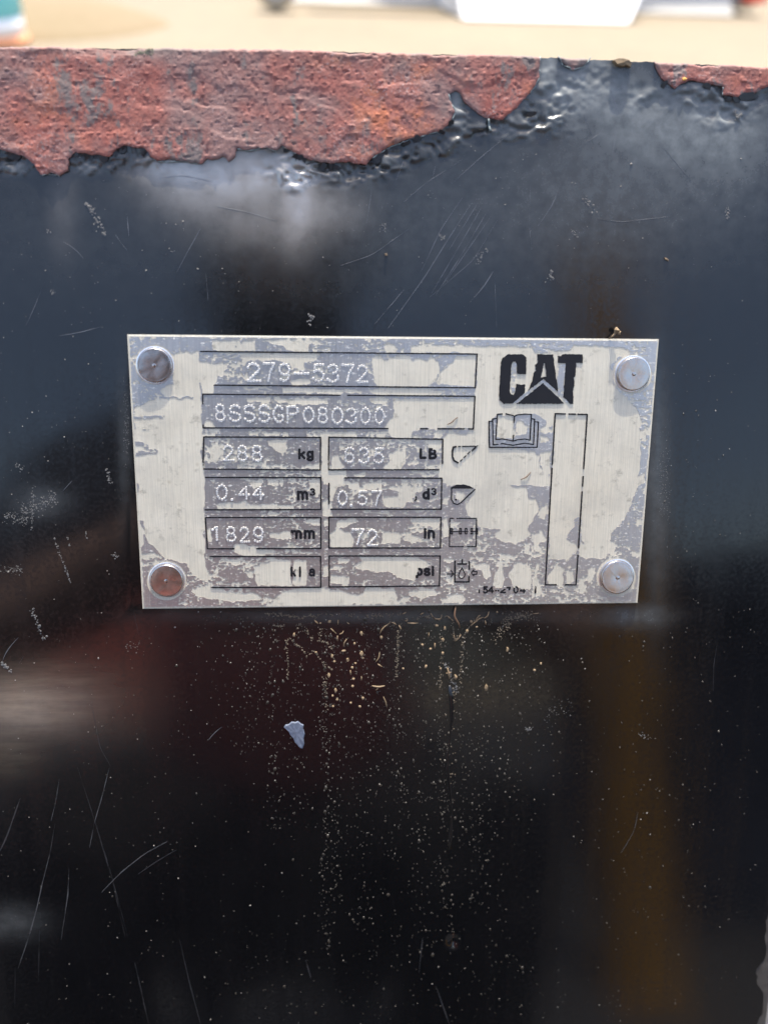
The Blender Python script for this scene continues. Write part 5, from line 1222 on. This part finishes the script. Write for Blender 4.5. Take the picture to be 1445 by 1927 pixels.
for s in (-1, 1):
    sh = pv((PX0 + 0.19 * s, PY0 + 0.07, 0.80), 0.058, sp2); el = pv((PX0 + 0.27 * s, PY0 + 0.27, 0.58), 0.042, sh)
    wr_p = Vector(pc(-0.024 + 0.062 * s, -0.135, 0.035)); wr_ = pv(tuple(wr_p), 0.027, el)
    pl = pv(pc(-0.024 + 0.052 * s, -0.100, 0.020), (0.034, 0.018), wr_)
    for f in range(4):
        a = pv(pc(-0.024 + 0.045 * s, -0.095 + 0.021 * f, 0.004), 0.008, pl)
        b = pv(pc(-0.024 + (0.041 - 0.002 * f) * s, -0.094 + 0.021 * f, -0.006), 0.0075, a); pv(pc(-0.024 + (0.020 + 0.002 * f) * s, -0.093 + 0.021 * f, -0.007), 0.007, b)
    t1 = pv(pc(-0.024 + 0.036 * s, -0.075, 0.022), 0.010, pl); pv(pc(-0.024 + 0.016 * s, -0.060, 0.019), 0.008, t1)
    hp = pv((PX0 + 0.11 * s, PY0 - 0.06, 0.33), 0.095, pel); kn = pv((PX0 + 0.19 * s, PY0 + 0.24, 0.43), 0.065, hp); an = pv((PX0 + 0.17 * s, PY0 + 0.10, 0.10), 0.042, kn)
    hl = pv((PX0 + 0.17 * s, PY0 + 0.07, 0.05), 0.038, an); pv((PX0 + 0.18 * s, PY0 + 0.30, 0.035), 0.035, hl)
V = [(p[0], p[1], max(p[2] - 0.06, 0.03)) if p[1] < -0.36 else p for p in V]
skinned('body', V, E, RR, M['skin'], pr, 0, 2)
def garment(name, idx, grow, mat):
    mp = {k: i for i, k in enumerate(idx)}
    vs = [V[k] for k in idx]; es = [(mp[a], mp[b]) for a, b in E if a in mp and b in mp]
    rr = [(r[0] + grow, r[1] + grow) if isinstance(r, tuple) else (r + grow, r + grow) for r in (RR[k] for k in idx)]
    return skinned(name, vs, es, rr, mat, pr, 0, 2)
arm = [k for k in range(len(V)) if RR[k] in (0.058, 0.042) and V[k][2] > 0.47]
M['maroon'] = plain("maroon_cloth", (0.50, 0.16, 0.14), 0.9, 0, 0.15, 30, 0.2)
garment('shirt', [pel, sp1], 0.026, M['maroon'])
garment('jacket', [sp2, nk] + arm, 0.018, M['shirt'])
leg = [k for k in range(len(V)) if RR[k] in (0.095, 0.065, 0.042) and V[k][2] <= 0.47]
garment('trousers', [pel] + [k for k in leg if k not in (nk,)], 0.022, M['trousers'])
V2, F2 = lathe_np([(0.096, -0.03), (0.10, 0.02), (0.085, 0.07), (0.05, 0.10), (0.005, 0.108)], 20)
V2[:, 1] *= 1.15
hr = link('hair', mesh_np('hair', V2, [F2]), M['hair'], pr); hr.location = (PX0, PY0 + 0.155, 0.935)
for s in (-1, 1):
    bm = bmesh.new(); bmesh.ops.create_icosphere(bm, subdivisions=2, radius=0.012); o = bm_obj('eye', bm, M['white'], pr, True); o.location = (PX0 + 0.032 * s, PY0 + 0.262, 0.915)
# unseen ochre post and dark blue box, added for their reflections
post = empty('added_post', T(0.455, -1.12, 0.002), 'ochre post added behind the camera, mirrored in the right of the paint', 'post')
M['ochre'] = plain('ochre_paint', (0.38, 0.20, 0.035), 0.5, 0, 0.2, 12)
V2, F2 = lathe_np([(0.055, 0.01), (0.055, 1.30), (0.05, 1.345), (0.03, 1.37), (0.002, 1.38)], 28); link('shaft', mesh_np('shaft', V2, [F2]), M['ochre'], post)
bm = bmesh.new(); bm_box(bm, -0.055, 0.055, -0.055, 0.055, 0, 0.01, 0.002); bm_obj('base', bm, M['ochre'], post)
M['navy'] = plain('dark_blue_paint', (0.012, 0.02, 0.04), 0.6, 0, 0.2, 6)
M['brick_red'] = plain('red_oxide_paint', (0.52, 0.16, 0.13), 0.7, 0, 0.15, 4)
def backdrop(name, x0, y0, L, W, H, rz, mat, label):
    c = empty(name, T(x0, y0, 0.0, rz), label, 'backdrop')
    bm = bmesh.new(); n_ = int(L / 0.28)
    prof = []
    for k in range(n_):
        x = k * L / n_; w = L / n_
        prof += [(x, 0.0), (x + 0.3 * w, 0.0), (x + 0.5 * w, -0.036), (x + 0.8 * w, -0.036)]
    prof.append((L, 0.0))
    lo = [bm.verts.new((x, y, 0.12)) for x, y in prof]; hi = [bm.verts.new((x, y, H - 0.1)) for x, y in prof]
    for k in range(len(prof) - 1): bm.faces.new((lo[k], lo[k + 1], hi[k + 1], hi[k]))
    bm_box(bm, 0.02, L - 0.02, -W, -0.06, 0.11, H - 0.09)
    bm_obj('corrugated_side', bm, mat, c)
    for z0, z1 in ((0.0, 0.14), (H - 0.12, H)):
        bm = bmesh.new(); bm_box(bm, -0.02, L + 0.02, -W, 0.02, z0, z1, 0.01); bm_obj('rail', bm, mat, c)
    for x in (0, L):
        bm = bmesh.new(); bm_box(bm, x - 0.06, x + 0.06, -0.1, 0.026, 0.13, H - 0.11, 0.01); bm_obj('corner_post', bm, mat, c)
    return c
backdrop('added_red_backdrop', -13.0, -14.0, 12.0, 2.4, 1.9, 0.03, M['brick_red'], 'long added red container behind the camera, mirrored in the left of the paint')  # added out of view for the red reflection at left
backdrop('added_dark_backdrop', 0.62, -1.45, 3.0, 1.5, 0.72, 0.12, M['navy'], 'dark blue blocker added behind the camera, mirrored in the far right of the paint')  # added out of view to block bright ground from the reflection
